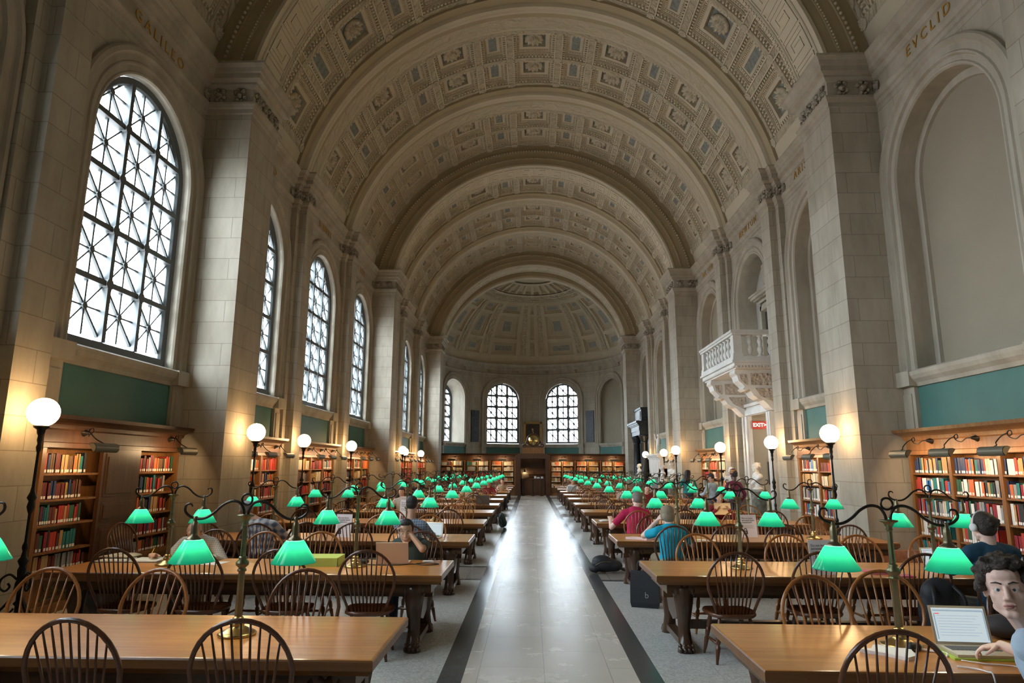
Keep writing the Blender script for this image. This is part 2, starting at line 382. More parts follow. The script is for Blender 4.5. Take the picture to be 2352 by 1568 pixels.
# ------------------------------------------------------------------ vault
rad = math.radians
def vmap(R0):
    return lambda th, y, d: ((R0 - d) * math.sin(th), y, CZ + (R0 - d) * math.cos(th))
def grid_quad(b, t0, t1, y0, y1, d, n):
    for i in range(n):
        a0, a1 = t0 + (t1 - t0) * i / n, t0 + (t1 - t0) * (i + 1) / n
        b.poly([(a0, y0, d), (a0, y1, d), (a1, y1, d), (a1, y0, d)])
def frame_ring(b, r0, d0, r1, d1, n):
    """band between two nested (t0,t1,y0,y1) rectangles at depths d0, d1"""
    (t0, t1, y0, y1), (u0, u1, w0, w1) = r0, r1
    for i in range(n):
        f, g = i / n, (i + 1) / n
        a, c = t0 + (t1 - t0) * f, t0 + (t1 - t0) * g; e, h = u0 + (u1 - u0) * f, u0 + (u1 - u0) * g
        b.poly([(a, y0, d0), (e, w0, d1), (h, w0, d1), (c, y0, d0)])
        b.poly([(a, y1, d0), (c, y1, d0), (h, w1, d1), (e, w1, d1)])
    b.poly([(t0, y0, d0), (t0, y1, d0), (u0, w1, d1), (u0, w0, d1)])
    b.poly([(t1, y0, d0), (u1, w0, d1), (u1, w1, d1), (t1, y1, d0)])
def inset(r, k, R):
    return (r[0] + k / R, r[1] - k / R, r[2] + k, r[3] - k)
def dentils(b, r, k, d0, h, R, step=0.105, wd=0.05, ln=0.07):
    """row of small teeth along the four sides of r, k inside its edge"""
    q = inset(r, k, R); w_ = wd / 2
    ny = max(2, int((q[3] - q[2]) / step)); nt_ = max(2, int((q[1] - q[0]) * R / step))
    for i in range(nt_):
        t = q[0] + (q[1] - q[0]) * (i + 0.5) / nt_
        for yy, s in ((q[2], 1), (q[3], -1)):
            ya, yb = sorted((yy, yy + s * ln)); b.box(t - w_ / R, t + w_ / R, ya, yb, d0, d0 + h)
    for i in range(ny):
        yy = q[2] + (q[3] - q[2]) * (i + 0.5) / ny
        for tt, s in ((q[0], 1), (q[1], -1)):
            ta, tb = sorted((tt, tt + s * ln / R)); b.box(ta, tb, yy - w_, yy + w_, d0, d0 + h)
def rosette(b, t, y, d, r, R, petals=12, h=0.12):
    n = petals * 4; prof = [(1.0, 0.25), (0.93, 0.62), (0.72, 0.55), (0.58, 0.45), (0.52, 0.85), (0.36, 0.95), (0.27, 0.6), (0.2, 1.1), (0.0, 1.25)]
    rings = []
    for j, (f, g) in enumerate(prof[:-1]):
        ring = []
        for k in range(n):
            a = 2 * PI * k / n; wv = math.cos(petals * a + (PI if 3 < j < 6 else 0))
            rr = r * f * (1 + (0.11 * wv if j < 6 else 0)); hh = h * g * (1 + (0.38 * wv if j < 6 else 0))
            ring.append((t + rr * math.cos(a) / R, y + rr * math.sin(a), d + hh))
        rings.append(ring)
    o = b.smooth; b.smooth = True; b.loft([[(t + r * math.cos(2 * PI * k / n) / R, y + r * math.sin(2 * PI * k / n), d) for k in range(n)]] + rings); b.smooth = o
LARGE = [(c - 5.75, c + 5.75) for c in (0, 22.45, 44.7)] + [(61.0, 72.0)]
NARROW = [(7.75, 14.75), (30.1, 36.9), (52.3, 59.2)]
COLS = sorted(LARGE + [(-b, -a) for a, b in LARGE if a > 0] + NARROW + [(-b, -a) for a, b in NARROW])
def coffer(b, r, big, R, sub=4):
    b.m = 0
    frame_ring(b, r, 0.0, r, -0.07, sub)
    r2 = inset(r, 0.105, R); frame_ring(b, r, -0.07, r2, -0.09, sub); dentils(b, r, 0.018, -0.09, 0.075, R)
    frame_ring(b, r2, -0.09, r2, -0.115, sub); ra = inset(r, 0.125, R); frame_ring(b, r2, -0.115, ra, -0.115, sub); frame_ring(b, ra, -0.115, ra, -0.145, sub)
    r3 = inset(r, 0.20, R); frame_ring(b, ra, -0.145, r3, -0.165, sub); dentils(b, r, 0.135, -0.165, 0.035, R, 0.07, 0.03, 0.05)
    frame_ring(b, r3, -0.165, r3, -0.185, sub)
    r4 = inset(r, 0.31, R) if big else inset(r, 0.275, R); frame_ring(b, r3, -0.185, r4, -0.185, sub)
    if big:
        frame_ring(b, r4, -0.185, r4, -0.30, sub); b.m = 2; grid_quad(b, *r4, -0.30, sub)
        b.m = 0; rosette(b, (r[0] + r[1]) / 2, (r[2] + r[3]) / 2, -0.30, 0.27, R, 11, 0.15)
    else:
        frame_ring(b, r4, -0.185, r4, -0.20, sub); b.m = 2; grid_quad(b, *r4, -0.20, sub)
def vault_bay(y0, y1, frieze_at_start):
    b = MB(); b.fn = vmap(RV); R = RV
    ys = y0
    if frieze_at_start:
        b.m = 0; frame_n = 60; T = rad(77)
        grid_quad(b, -T, T, y0, y0 + 0.08, 0, frame_n); grid_quad(b, -T, T, y0 + 0.62, y0 + 0.70, 0, frame_n)
        b.m = 3; grid_quad(b, -T, T, y0 + 0.08, y0 + 0.62, 0.015, frame_n)
        ys = y0 + 0.70
    L = y1 - ys; bd = 0.17; rowh = (L - 3 * bd) / 2
    ye = [ys, ys + bd, ys + bd + rowh, ys + 2 * bd + rowh, ys + 2 * bd + 2 * rowh, y1]
    te = [-73.7]
    for a, c in COLS: te += [a, c]
    te += [73.7]
    for i in range(len(te) - 1):
        for j in range(5):
            r = (rad(te[i]), rad(te[i + 1]), ye[j], ye[j + 1])
            if i % 2 == 1 and j in (1, 3): coffer(b, r, (te[i + 1] - te[i]) > 9, R)
            else:
                b.m = 1; grid_quad(b, r[0], r[1], r[2], r[3], 0.0, max(1, int((te[i + 1] - te[i]) / 2.8)))
                b.m = 0
                # raised fillets along the rib
                if i % 2 == 0 and 0 < i < len(te) - 2 and j in (1, 3):
                    for tt in (r[0], r[1]): b.box(tt - 0.018 / R, tt + 0.018 / R, r[2], r[3], 0, 0.025)
                if i % 2 == 0:
                    if j in (2,) or (j in (0, 4)):
                        b.lathe_dummy = None
                        t = (r[0] + r[1]) / 2; y = (r[2] + r[3]) / 2
                        if j == 2 or j == 4: rosette(b, t, y, 0.0, 0.125, R, 7, 0.05)
    b.m = 0
    for s in (-1, 1):
        ta, tb = sorted((rad(73.7) * s, rad(80) * s)); grid_quad(b, ta, tb, ys, y1, 0, 3)
        ta, tb = sorted((rad(74.6) * s, rad(77.2) * s)); grid_quad(b, ta, tb, ys + 0.12, y1 - 0.12, 0.02, 2)
        if frieze_at_start:
            ta, tb = sorted((rad(77) * s, rad(80) * s)); grid_quad(b, ta, tb, y0, ys, 0, 2)
    return b
def ring_band(b, R0, R1, ya, yb, T, n=72):
    """surface of revolution strip between (R0,ya) and (R1,yb) over angles -T..T"""
    for i in range(n):
        a, c = -T + 2 * T * i / n, -T + 2 * T * (i + 1) / n
        f = lambda t, R, y: (R * math.sin(t), y, CZ + R * math.cos(t))
        b.poly([f(a, R0, ya), f(c, R0, ya), f(c, R1, yb), f(a, R1, yb)])
def springing(R): return math.acos(max(-1, (ENT1 - 0.03 - CZ) / R))
KEY = [((0, 0), (0, 4)), ((0, 4), (4, 4)), ((4, 4), (4, 1)), ((4, 1), (2, 1)), ((2, 1), (2, 2.5)), ((0, 0), (6, 0)), ((6, 0), (6, 4)), ((5, 4), (7, 4)), ((1, 0), (1, 3)), ((1, 3), (3, 3))]
def big_rib(y0):
    b = MB(); b.smooth = False; T = springing(RB) + 0.02
    steps = [(RV + 0.03, 0.0), (6.32, 0.0), (6.32, -0.04), (6.22, -0.05), (6.22, 0.0), (6.0, 0.0), (6.0, -0.03), (5.93, -0.03), (5.93, 0.0), (5.72, 0.0), (5.72, -0.03), (RB, -0.03)]
    for side in (0, 1):
        Y = y0 if side == 0 else y0 + PD; s = 1 if side == 0 else -1
        for (ra, da), (rb_, db) in zip(steps, steps[1:]):
            b.m = 1 if min(ra, rb_) > 5.71 else 0
            if side == 0: ring_band(b, ra, rb_, Y + da * s, Y + db * s, T)
            else: ring_band(b, rb_, ra, Y + db * s, Y + da * s, T)
    b.m = 0; ring_band(b, RB, RB, y0 - 0.03, y0 + PD + 0.03, T)
    # beads
    for R, dy, r in ((6.27, -0.06, 0.035), (5.965, -0.035, 0.022)):
        n = int(2 * T * R / (r * 3.2)); b.m = 0
        for i in range(n):
            t = -T + 2 * T * (i + 0.5) / n
            b.ball((R * math.sin(t), y0 + dy, CZ + R * math.cos(t)), r, 6, 4)
    # meander relief on the soffit
    b.fn = vmap(RB); b.smooth = False; u = 0.092; n = int(2 * T * RB / (7 * u)); y_a = y0 + PD / 2 - 2 * 0.19
    for i in range(n):
        base = -T + (i + 0.15) * 2 * T / n; sc_ = (2 * T / n) / 7
        for (p, q) in KEY:
            ta, tb = sorted((base + p[0] * sc_, base + q[0] * sc_)); ya, yb = sorted((y_a + p[1] * 0.19, y_a + q[1] * 0.19))
            b.box(ta - 0.016 / RB, tb + 0.016 / RB, ya - 0.016, yb + 0.016, -0.004, 0.018)
    for yy in (y0 + 0.12, y0 + PD - 0.12, y0 + 0.16, y0 + PD - 0.16):
        grid_quad(b, -T, T, yy - 0.012, yy + 0.012, 0.02, 60)
    n = int(2 * T * RB / 0.09)
    for i in range(n):
        t = -T + 2 * T * (i + 0.5) / n; b.box(t - 0.025 / RB, t + 0.025 / RB, y0 + PD - 0.09, y0 + PD - 0.02, 0, 0.03)
    return b
def small_rib(yc):
    b = MB(); prof = [(RV + 0.03, -0.45), (RV - 0.08, -0.45), (RV - 0.08, -0.18), (RV - 0.12, -0.17), (RV - 0.19, -0.14), (RV - 0.20, -0.04), (RV - 0.18, 0), (RV - 0.20, 0.04), (RV - 0.19, 0.14), (RV - 0.12, 0.17), (RV - 0.08, 0.18), (RV - 0.08, 0.45), (RV + 0.03, 0.45)]
    T = springing(RV - 0.2) + 0.03
    for (ra, ya), (rb_, yb) in zip(prof, prof[1:]):
        b.m = 0 if abs(ya + yb) / 2 < 0.18 else 1; ring_band(b, ra, rb_, yc + ya, yc + yb, T)
    return b
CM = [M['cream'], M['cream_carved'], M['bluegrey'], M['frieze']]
vb = [(P0 + PD, P0 + PIL[0] - 0.42, False), (P0 + PIL[0] + 0.42, P0 + PIL[1] - 0.42, True), (P0 + PIL[1] + 0.42, P0 + PER, True)]
NT = [1]
def trim(): NT[0] += 1; return 'trim_%d' % NT[0]
ceil_root = None
for k, a in enumerate(vb):
    src = vault_bay(*a).build('ceiling', CM); struct(src)
    for sct in (-1, 1):
        c = src.copy(); COL.objects.link(c); c.location.y = sct * PER
rib = big_rib(P0).build(trim(), [M['cream'], M['tan']]); struct(rib)
for sct in (-1, 1, 2):
    c = rib.copy(); c.name = trim(); COL.objects.link(c); c.location.y = sct * PER
for q in PIL:
    rib = small_rib(P0 + q).build(trim(), [M['cream'], M['tan']]); struct(rib)
    for sct in (-1, 1):
        c = rib.copy(); c.name = trim(); COL.objects.link(c); c.location.y = sct * PER
# plain vault behind the camera and over the short bay before the apse
b = MB(); b.fn = vmap(RV)
grid_quad(b, -rad(80), rad(80), -16.2, P0 - PER + 0.1, 0, 40); grid_quad(b, -rad(80), rad(80), PIERS[4] + PD - 14.0 + 14.0 if False else P0 + 2 * PER + PD, AY + 0.1, 0, 60)
# outer skin so that no sky leaks through the coffers
grid_quad(b, -rad(88), rad(88), -16.4, AY + 0.3, -0.7, 40)
struct(b.build('ceiling', CM))
# arch at the mouth of the apse
b = MB(); T = springing(6.2) + 0.03
for (ra, ya), (rb_, yb) in zip([(RV + .2, -0.55), (6.3, -0.55), (6.3, -0.50), (6.18, -0.48), (6.16, 0.0), (6.3, 0.02), (RV + .2, 0.02)], [(6.3, -0.55), (6.3, -0.50), (6.18, -0.48), (6.16, 0.0), (6.3, 0.02), (RV + .2, 0.02)]):
    b.m = 1 if ra > 6.29 and rb_ > 6.29 else 0; ring_band(b, ra, rb_, AY + ya, AY + yb, T)
struct(b.build(trim(), [M['cream'], M['tan']]))
# ------------------------------------------------------------------ half dome
DR = 6.5
def dmap(az, el, d):
    r = DR - d
    return (r * math.cos(el) * math.sin(az), AY + r * math.cos(el) * math.cos(az), CZ + r * math.sin(el))
def dquad(b, a0, a1, e0, e1, d, step=4.0):
    na = max(1, int(abs(math.degrees(a1 - a0)) / step)); ne = max(1, int(abs(math.degrees(e1 - e0)) / step))
    for i in range(na):
        for j in range(ne):
            p, q = a0 + (a1 - a0) * i / na, a0 + (a1 - a0) * (i + 1) / na; r, s = e0 + (e1 - e0) * j / ne, e0 + (e1 - e0) * (j + 1) / ne
            b.poly([(p, r, d), (q, r, d), (q, s, d), (p, s, d)])
def dframe(b, r0, d0, r1, d1):
    (a0, a1, e0, e1), (p0, p1, q0, q1) = r0, r1
    n = max(1, int(math.degrees(a1 - a0) / 4)); ne = max(1, int(math.degrees(e1 - e0) / 4))
    L = lambda x, y, f: x + (y - x) * f
    for i in range(n):
        f, g = i / n, (i + 1) / n
        b.poly([(L(a0, a1, f), e0, d0), (L(a0, a1, g), e0, d0), (L(p0, p1, g), q0, d1), (L(p0, p1, f), q0, d1)])
        b.poly([(L(a0, a1, f), e1, d0), (L(p0, p1, f), q1, d1), (L(p0, p1, g), q1, d1), (L(a0, a1, g), e1, d0)])
    for i in range(ne):
        f, g = i / ne, (i + 1) / ne
        b.poly([(a0, L(e0, e1, f), d0), (p0, L(q0, q1, f), d1), (p0, L(q0, q1, g), d1), (a0, L(e0, e1, g), d0)])
        b.poly([(a1, L(e0, e1, f), d0), (a1, L(e0, e1, g), d0), (p1, L(q0, q1, g), d1), (p1, L(q0, q1, f), d1)])
def dpanel(b, a0, a1, e0, e1, tone):
    r = (rad(a0), rad(a1), rad(e0), rad(e1)); ce = math.cos((r[2] + r[3]) / 2)
    def ins(k): return (r[0] + k / DR / ce, r[1] - k / DR / ce, r[2] + k / DR, r[3] - k / DR)
    W = min((r[1] - r[0]) * DR * ce, (r[3] - r[2]) * DR)
    k = [0, 0.06, 0.14] if W > 0.5 else [0, 0.04, 0.08]
    b.m = 0; dframe(b, r, 0.04, ins(k[1]), 0.04); dframe(b, ins(k[1]), 0.04, ins(k[1]), -0.05); dframe(b, ins(k[1]), -0.05, ins(k[2]), -0.05); dframe(b, ins(k[2]), -0.05, ins(k[2]), -0.10)
    if W > 0.75:
        b.m = 1; dframe(b, ins(0.14), -0.10, ins(W * 0.30), -0.10); b.m = 0; dframe(b, ins(W * 0.30), -0.08, ins(W * 0.33), -0.08); b.m = 2; dquad(b, *ins(W * 0.33), -0.09)
    else:
        b.m = 1 if W < 0.5 else 2; dquad(b, *ins(k[2]), -0.10)
b = MB(); b.fn = dmap
b.m = 0; dquad(b, -PI / 2, PI / 2, rad(4), rad(90), -0.13, 5)
dquad(b, -PI / 2, PI / 2, rad(4), rad(15.6), 0.0, 5); dquad(b, -PI / 2, PI / 2, rad(55.6), rad(57), 0.05, 5)
rows = [(16.3, 26.6), (27.8, 45.8), (46.8, 54.6)]
acol = [(-2.2, 2.2)]
for s in (1, -1):
    acol += [tuple(sorted((s * 11.2, s * 31.2))), tuple(sorted((s * 39.8, s * 53.8))), tuple(sorted((s * 63, s * 80)))]
for a0, a1 in acol:
    for i, (e0, e1) in enumerate(rows): dpanel(b, a0, a1, e0, e1, i)
edges = sorted([x for c in acol for x in c])
gaps = [(-90, edges[0])] + [(edges[i], edges[i + 1]) for i in range(1, len(edges) - 1, 2)] + [(edges[-1], 90)]
for a0, a1 in gaps:
    b.m = 0; dquad(b, rad(a0), rad(a1), rad(15.6), rad(55.6), 0.04, 5)
    if a1 - a0 < 15:
        c = (a0 + a1) / 2; b.m = 3; dquad(b, rad(c - 2.0), rad(c + 2.0), rad(17), rad(54.5), 0.09, 5); b.m = 0
        for s in (-1, 1):
            dquad(b, *sorted((rad(c + s * 2.0), rad(c + s * 2.5))), rad(15.6), rad(55.6), 0.11, 5)
        rosette_c = c
for (e0, e1) in ((15.6, 16.3), (26.6, 27.8), (45.8, 46.8), (54.6, 55.6)):
    for a0, a1 in acol: b.m = 0; dquad(b, rad(a0), rad(a1), rad(e0), rad(e1), 0.04, 5)
b.m = 3; dquad(b, -PI / 2, PI / 2, rad(57), rad(63), 0.03, 4); b.m = 0
for e0, e1, d in ((55.6, 56.4, 0.10), (57.0, 57.5, 0.07), (60.0, 60.6, 0.08), (63.0, 64.2, 0.10), (74.7, 76.4, 0.06)):
    dquad(b, -PI / 2, PI / 2, rad(e0), rad(e1), d, 4)
for i in range(60):
    a = -90 + 3.0 * (i + 0.5); b.box(rad(a - 0.8), rad(a + 0.8), rad(58), rad(59.3), 0.03, 0.08)
for s in range(-7, 7):
    a0, a1 = s * 12.8, s * 12.8 + 12.8
    dpanel(b, a0 + 1.2, a1 - 1.2, 64.6, 74.4, 0); b.m = 0; dquad(b, rad(a0 - 1.2), rad(a0 + 1.2), rad(64), rad(75), 0.05, 5)
b.m = 1; dquad(b, -PI / 2, PI / 2, rad(76.4), rad(89.5), -0.05, 5)
struct(b.build('ceiling', [M['cream'], M['ochre'], M['domeblue_lit'], M['cream_carved']]))
# ------------------------------------------------------------------ walls
def side_map(s):   # y along the hall, z, d outward from the wall face (negative towards the hall)
    return lambda y, z, d: (s * (WX + d), y, z)
def apse_map(th0):
    return lambda y, z, d: ((AR + d) * math.sin(th0 + y / AR), AY + (AR + d) * math.cos(th0 + y / AR), z)
RW, ZS, SILL = 1.30, 6.72, 3.45
ARCHN = 28
def arch_path(r, zs=ZS, z0=SILL):
    """(y,z,ny,nz) along jamb, arch, jamb for radius r"""
    out = [(-r, z0, -1, 0), (-r, (z0 + zs) / 2, -1, 0)]
    for i in range(ARCHN + 1):
        a = PI - PI * i / ARCHN; out.append((r * math.cos(a), zs + r * math.sin(a), math.cos(a), math.sin(a)))
    return out + [(r, (z0 + zs) / 2, 1, 0), (r, z0, 1, 0)]
def arch_sweep(b, f, yc, prof, r=RW, zs=ZS, z0=SILL):
    P = arch_path(r, zs, z0)
    rings = [[f(yc + y + ny * o, (z if nz or abs(z - z0) > 1e-6 else z0) + nz * o, d) for o, d in prof] for y, z, ny, nz in P]
    sv, b.fn = b.fn, None; b.loft(rings, False, False, False); b.fn = sv
def wall_with_arch(b, f, y0, y1, yc, z0, z1, r=RW, zs=ZS, sill=SILL, sub=1):
    sv, b.fn = b.fn, f
    def q(a, c, e, g, n=1):
        for i in range(n):
            u, v = a + (c - a) * i / n, a + (c - a) * (i + 1) / n; b.poly([(u, e, 0), (v, e, 0), (v, g, 0), (u, g, 0)])
    q(y0, yc - r, z0, z1, sub); q(yc + r, y1, z0, z1, sub); q(yc - r, yc + r, z0, sill, sub * 2)
    for i in range(ARCHN):
        a, c = PI - PI * i / ARCHN, PI - PI * (i + 1) / ARCHN
        ya, za, yb, zb = yc + r * math.cos(a), zs + r * math.sin(a), yc + r * math.cos(c), zs + r * math.sin(c)
        b.poly([(ya, za, 0), (yb, zb, 0), (yb, z1, 0), (ya, z1, 0)])
    b.fn = sv
ARCHIV = [(0.46, 0.01), (0.46, -0.07), (0.43, -0.10), (0.36, -0.11), (0.33, -0.07), (0.31, -0.06), (0.22, -0.06), (0.20, -0.085), (0.17, -0.085), (0.15, -0.035), (0.07, -0.035), (0.05, -0.055), (0.02, -0.05), (0.0, -0.015)]
def bay_trim(b, f, yc, reveal, half=1.78):
    """mouldings, sill, green panel and pedestals of one bay. material slots: 0 moulding, 1 green"""
    b.m = 0; b.smooth = False
    arch_sweep(b, f, yc, ARCHIV + [(0.0, reveal)])
    sv, b.fn = b.fn, f
    # sill course
    rings = []
    for y in np.linspace(yc - half, yc + half, 9):
        rings.append([(y, z, d) for z, d in ((3.19, 0.0), (3.19, -0.05), (3.25, -0.07), (3.31, -0.13), (3.37, -0.16), (3.43, -0.17), (3.46, -0.12), (3.46, reveal + 0.05))])
    b.loft(rings, False, False, False)
    for s in (-1, 1):
        for (a, c, d, z0, z1) in ((1.36, 1.76, -0.075, 2.2, 3.2), (1.44, 1.68, -0.095, 2.36, 3.08)):
            ya, yb = sorted((yc + s * a, yc + s * c)); b.box(ya, yb, z0, z1, d, 0.0) if False else None
            pts = [(ya, z0), (yb, z0), (yb, z1), (ya, z1)]
            b.prism(pts, lambda y, z: (y, z, d), lambda y, z: (y, z, 0.01))
        ya, yb = sorted((yc + s * 1.30, yc + s * 1.80)); b.prism([(ya, 3.20), (yb, 3.20), (yb, 3.455), (ya, 3.455)], lambda y, z: (y, z, -0.185), lambda y, z: (y, z, 0.0))
    b.m = 1
    for i in range(8):
        u, v = yc - 1.36 + 2.72 * i / 8, yc - 1.36 + 2.72 * (i + 1) / 8
        b.poly([(u, 2.2, -0.012), (v, 2.2, -0.012), (v, 3.19, -0.012), (u, 3.19, -0.012)])
    b.fn = sv; b.m = 0
STM = [M['stone'], M['green'], M['stone_plain'], M['niche'], M['stone_carved']]
NW = [0]
def window(f, yc, dd, rows=5, bk=1.0):
    NW[0] += 1; r = RW - 0.02; b = MB(); b.fn = f; base = SILL + 0.03
    # border
    P = arch_path(r, ZS, base); rings = [[(yc + y - ny * o, z - nz * o, d) for o, d in ((0, dd), (0, dd - 0.09), (0.10, dd - 0.07), (0.13, dd - 0.03), (0.13, dd + 0.04))] for y, z, ny, nz in P]
    b.loft(rings, False, False, False)
    b.prism([(yc - r, base), (yc + r, base), (yc + r, base + 0.14), (yc - r, base + 0.14)], lambda y, z: (y, z, dd - 0.09), lambda y, z: (y, z, dd + 0.04))
    ri = r - 0.10; cw = 2 * (r - 0.07) / 3; zt = ZS + ri
    zh = [zt - 0.845 * k for k in range(1, rows + 1)]; zh = [z for z in zh if z > base + 0.25]
    def inside(y, z): return abs(y) <= ri and z >= base + 0.1 and (z <= ZS or y * y + (z - ZS) ** 2 <= ri * ri)
    def seg(y0, z0, y1, z1, wd, dep):
        pts = [(y0 + (y1 - y0) * t / 60, z0 + (z1 - z0) * t / 60) for t in range(61)]; ok = [q for q in pts if inside(*q)]
        if len(ok) < 3: return
        (a, c), (e, g) = ok[0], ok[-1]; L = math.hypot(e - a, g - c); nx_, nz_ = -(g - c) / L * wd / 2, (e - a) / L * wd / 2
        b.prism([(yc + a + nx_, c + nz_), (yc + e + nx_, g + nz_), (yc + e - nx_, g - nz_), (yc + a - nx_, c - nz_)], lambda y, z: (y, z, dd - dep), lambda y, z: (y, z, dd + dep * 0.4))
    for s in (-0.5, 0.5): seg(s * cw, base, s * cw, zt, 0.085 * bk, 0.10)
    for z in zh: seg(-ri, z, ri, z, 0.085 * bk, 0.08)
    zl = [zt + 0.0] + zh + ([base + 0.12] if zh[-1] - base > 0.5 else [])
    zl = [zt] + [zt - 0.845 * k for k in range(1, rows + 1)]
    for j in range(len(zl) - 1):
        for i in (-1, 0, 1):
            cy, czz = i * cw, (zl[j] + zl[j + 1]) / 2; hw, hz = cw / 2, 0.4225
            seg(cy - hw, czz - hz, cy + hw, czz + hz, 0.024 * bk, 0.02); seg(cy - hw, czz + hz, cy + hw, czz - hz, 0.036 * bk, 0.03)
            seg(cy, czz - hz, cy, czz + hz, 0.036 * bk, 0.03); seg(cy - hw, czz, cy + hw, czz, 0.024 * bk, 0.02)
            if inside(cy, czz): b.prism([(yc + cy + 0.055 * math.cos(a), czz + 0.055 * math.sin(a)) for a in np.linspace(0, 2 * PI, 9)[:-1]], lambda y, z: (y, z, dd - 0.045), lambda y, z: (y, z, dd + 0.03))
    for s in (-0.5, 0.5):
        for z in zh:
            if inside(s * cw, z): b.prism([(yc + s * cw + 0.085 * math.cos(a), z + 0.085 * math.sin(a)) for a in np.linspace(0, 2 * PI, 9)[:-1]], lambda y, z_: (y, z_, dd - 0.105), lambda y, z_: (y, z_, dd + 0.03))
    o = struct(b.build('window_%d' % NW[0], M['winframe']))
    g = MB(); g.fn = f; g.poly([(yc + y, z, dd + 0.045) for y, z, _, _ in arch_path(r - 0.05, ZS, base + 0.05)])
    gp = g.build('pane', M['pane'], o)
    # daylight portal
    ld = bpy.data.lights.new('daylight_portal', 'AREA'); ld.shape = 'RECTANGLE'; ld.size = 2 * r; ld.size_y = 4.6
    try: ld.cycles.is_portal = True
    except Exception: pass
    lo = bpy.data.objects.new('daylight_portal', ld); COL.objects.link(lo)
    c = Vector(f(yc, 5.75, dd + 0.12)); inn = unit(Vector(f(yc, 5.75, 0)) - Vector(f(yc, 5.75, 1)))
    zax = -inn; yax = Vector((0, 0, 1)); xax = yax.cross(zax)
    lo.matrix_world = Matrix(((xax.x, yax.x, zax.x, c.x), (xax.y, yax.y, zax.y, c.y), (xax.z, yax.z, zax.z, c.z), (0, 0, 0, 1)))
    return o
bays = []     # (y0, y1, centre) clear of piers and pilasters
for k in (-2, -1, 0, 1):
    o = P0 + PER * k
    cuts = [o + PD, o + PIL[0], o + PIL[1], o + PER]
    for i in range(3): bays.append((cuts[i], cuts[i + 1], o + BAYC[i], k, i))
GAL = (0, 1)     # the bay with the balcony
for s, nm in ((-1, 'wall_left'), (1, 'wall_right')):
    f = side_map(s); b = MB(); t_ = MB()
    for (y0, y1, yc, k, i) in bays:
        if s == 1 and (k, i) == GAL: continue
        b.m = 0; wall_with_arch(b, f, y0 - 0.2, y1 + 0.2, yc, 0, ENT1 + 0.5)
        if s == -1: bay_trim(t_, f, yc, 0.22)
        else:
            bay_trim(t_, f, yc, 0.30)
            t_.m = 2; arch_sweep(t_, f, yc, [(0.0, 0.30), (-0.13, 0.30), (-0.14, 0.36)]); t_.m = 3
            t_.fn = f; t_.poly([(yc + y, z, 0.355) for y, z, _, _ in arch_path(RW - 0.1, ZS, SILL)]); t_.fn = None
    # straight wall before the apse, and closing pieces
    b.fn = f; b.poly([(PIERS[4] + PD - 0.3 if False else P0 + 2 * PER + PD - 0.3, 0, 0), (AY + 0.02, 0, 0), (AY + 0.02, ENT1 + 0.5, 0), (P0 + 2 * PER + PD - 0.3, ENT1 + 0.5, 0)]); b.fn = None
    struct(b.build(nm, [M['stone']]))
    t_.m = 0; struct(t_.build(trim(), [M['stone_plain'], M['green'], M['stone_plain'], M['niche']]))
    if s == -1:
        for (y0, y1, yc, k, i) in bays:
            if k > -2: window(f, yc, 0.17)
            else: t0 = MB(); t0.fn = f; t0.poly([(yc - 1.4, 3.3, 0.16), (yc + 1.4, 3.3, 0.16), (yc + 1.4, 8.2, 0.16), (yc - 1.4, 8.2, 0.16)]); struct(t0.build('wall_left', M['stone']))  # unseen blank panel, added to shut out light from windows behind camera
    # pilasters and piers, each by itself
    pl = []
    for k in (-2, -1, 0, 1):
        o = P0 + PER * k
        for q in PIL: pl.append(('pil', o + q))
    for k in (-2, -1, 0, 1, 2): pl.append(('pier', P0 + PER * k))
    for kind, y in pl:
        if y < -16: continue
        p = MB()
        if kind == 'pil':
            for h, d, c0 in ((0.5, 0.15, 0), (0.29, 0.33, 0)):
                xa, xb = sorted((s * (WX - d), s * (WX + 0.1))); p.box(xa, xb, y - h, y + h, 0, ENT0 + 0.6)
                xa, xb = sorted((s * (WX - d - 0.03), s * (WX + 0.1))); p.box(xa, xb, y - h - 0.03, y + h + 0.03, 0, 0.25)
        else:
            xa, xb = sorted((s * PX, s * (WX + 0.1))); p.box(xa, xb, y, y + PD, 0, ENT0 + 0.6)
            xa, xb = sorted((s * (PX - 0.04), s * (WX + 0.1))); p.box(xa, xb, y - 0.04, y + PD + 0.04, 0, 0.3)
        struct(p.build(trim(), M['stone']))
    # entablature: one moulded course that breaks forward round pilasters and piers and runs on round the apse
    plan = [(-WX, -16.0)]
    ev = sorted([(y - (0.5 if kd == 'pil' else 0), kd, y) for kd, y in pl])
    for _, kd, y in ev:
        if y < -15: continue
        if kd == 'pil':
            for dy, d in ((-0.5, 0), (-0.5, 0.15), (-0.29, 0.15), (-0.29, 0.33), (0.29, 0.33), (0.29, 0.15), (0.5, 0.15), (0.5, 0)): plan.append((-(WX - d), y + dy))
        else:
            for dy, x in ((0, WX), (0, PX), (PD, PX), (PD, WX)): plan.append((-x, y + dy))
    plan.append((-WX, AY))
    for i in range(1, 25): a = rad(90 - 90 * i / 24); plan.append((-AR * math.sin(a), AY + AR * math.cos(a)))
    plan = [(-x * s, y) for x, y in plan]
    EP = [(0.0, 8.50), (0.03, 8.52), (0.03, 8.60), (0.06, 8.62), (0.09, 8.68), (0.09, 8.72), (0.03, 8.75), (0.015, 8.77), (0.015, 9.02), (0.05, 9.04), (0.09, 9.09), (0.09, 9.13), (0.18, 9.17), (0.18, 9.27), (0.21, 9.29), (0.23, 9.36), (0.29, 9.42), (0.29, 9.46), (-0.25, 9.475)]
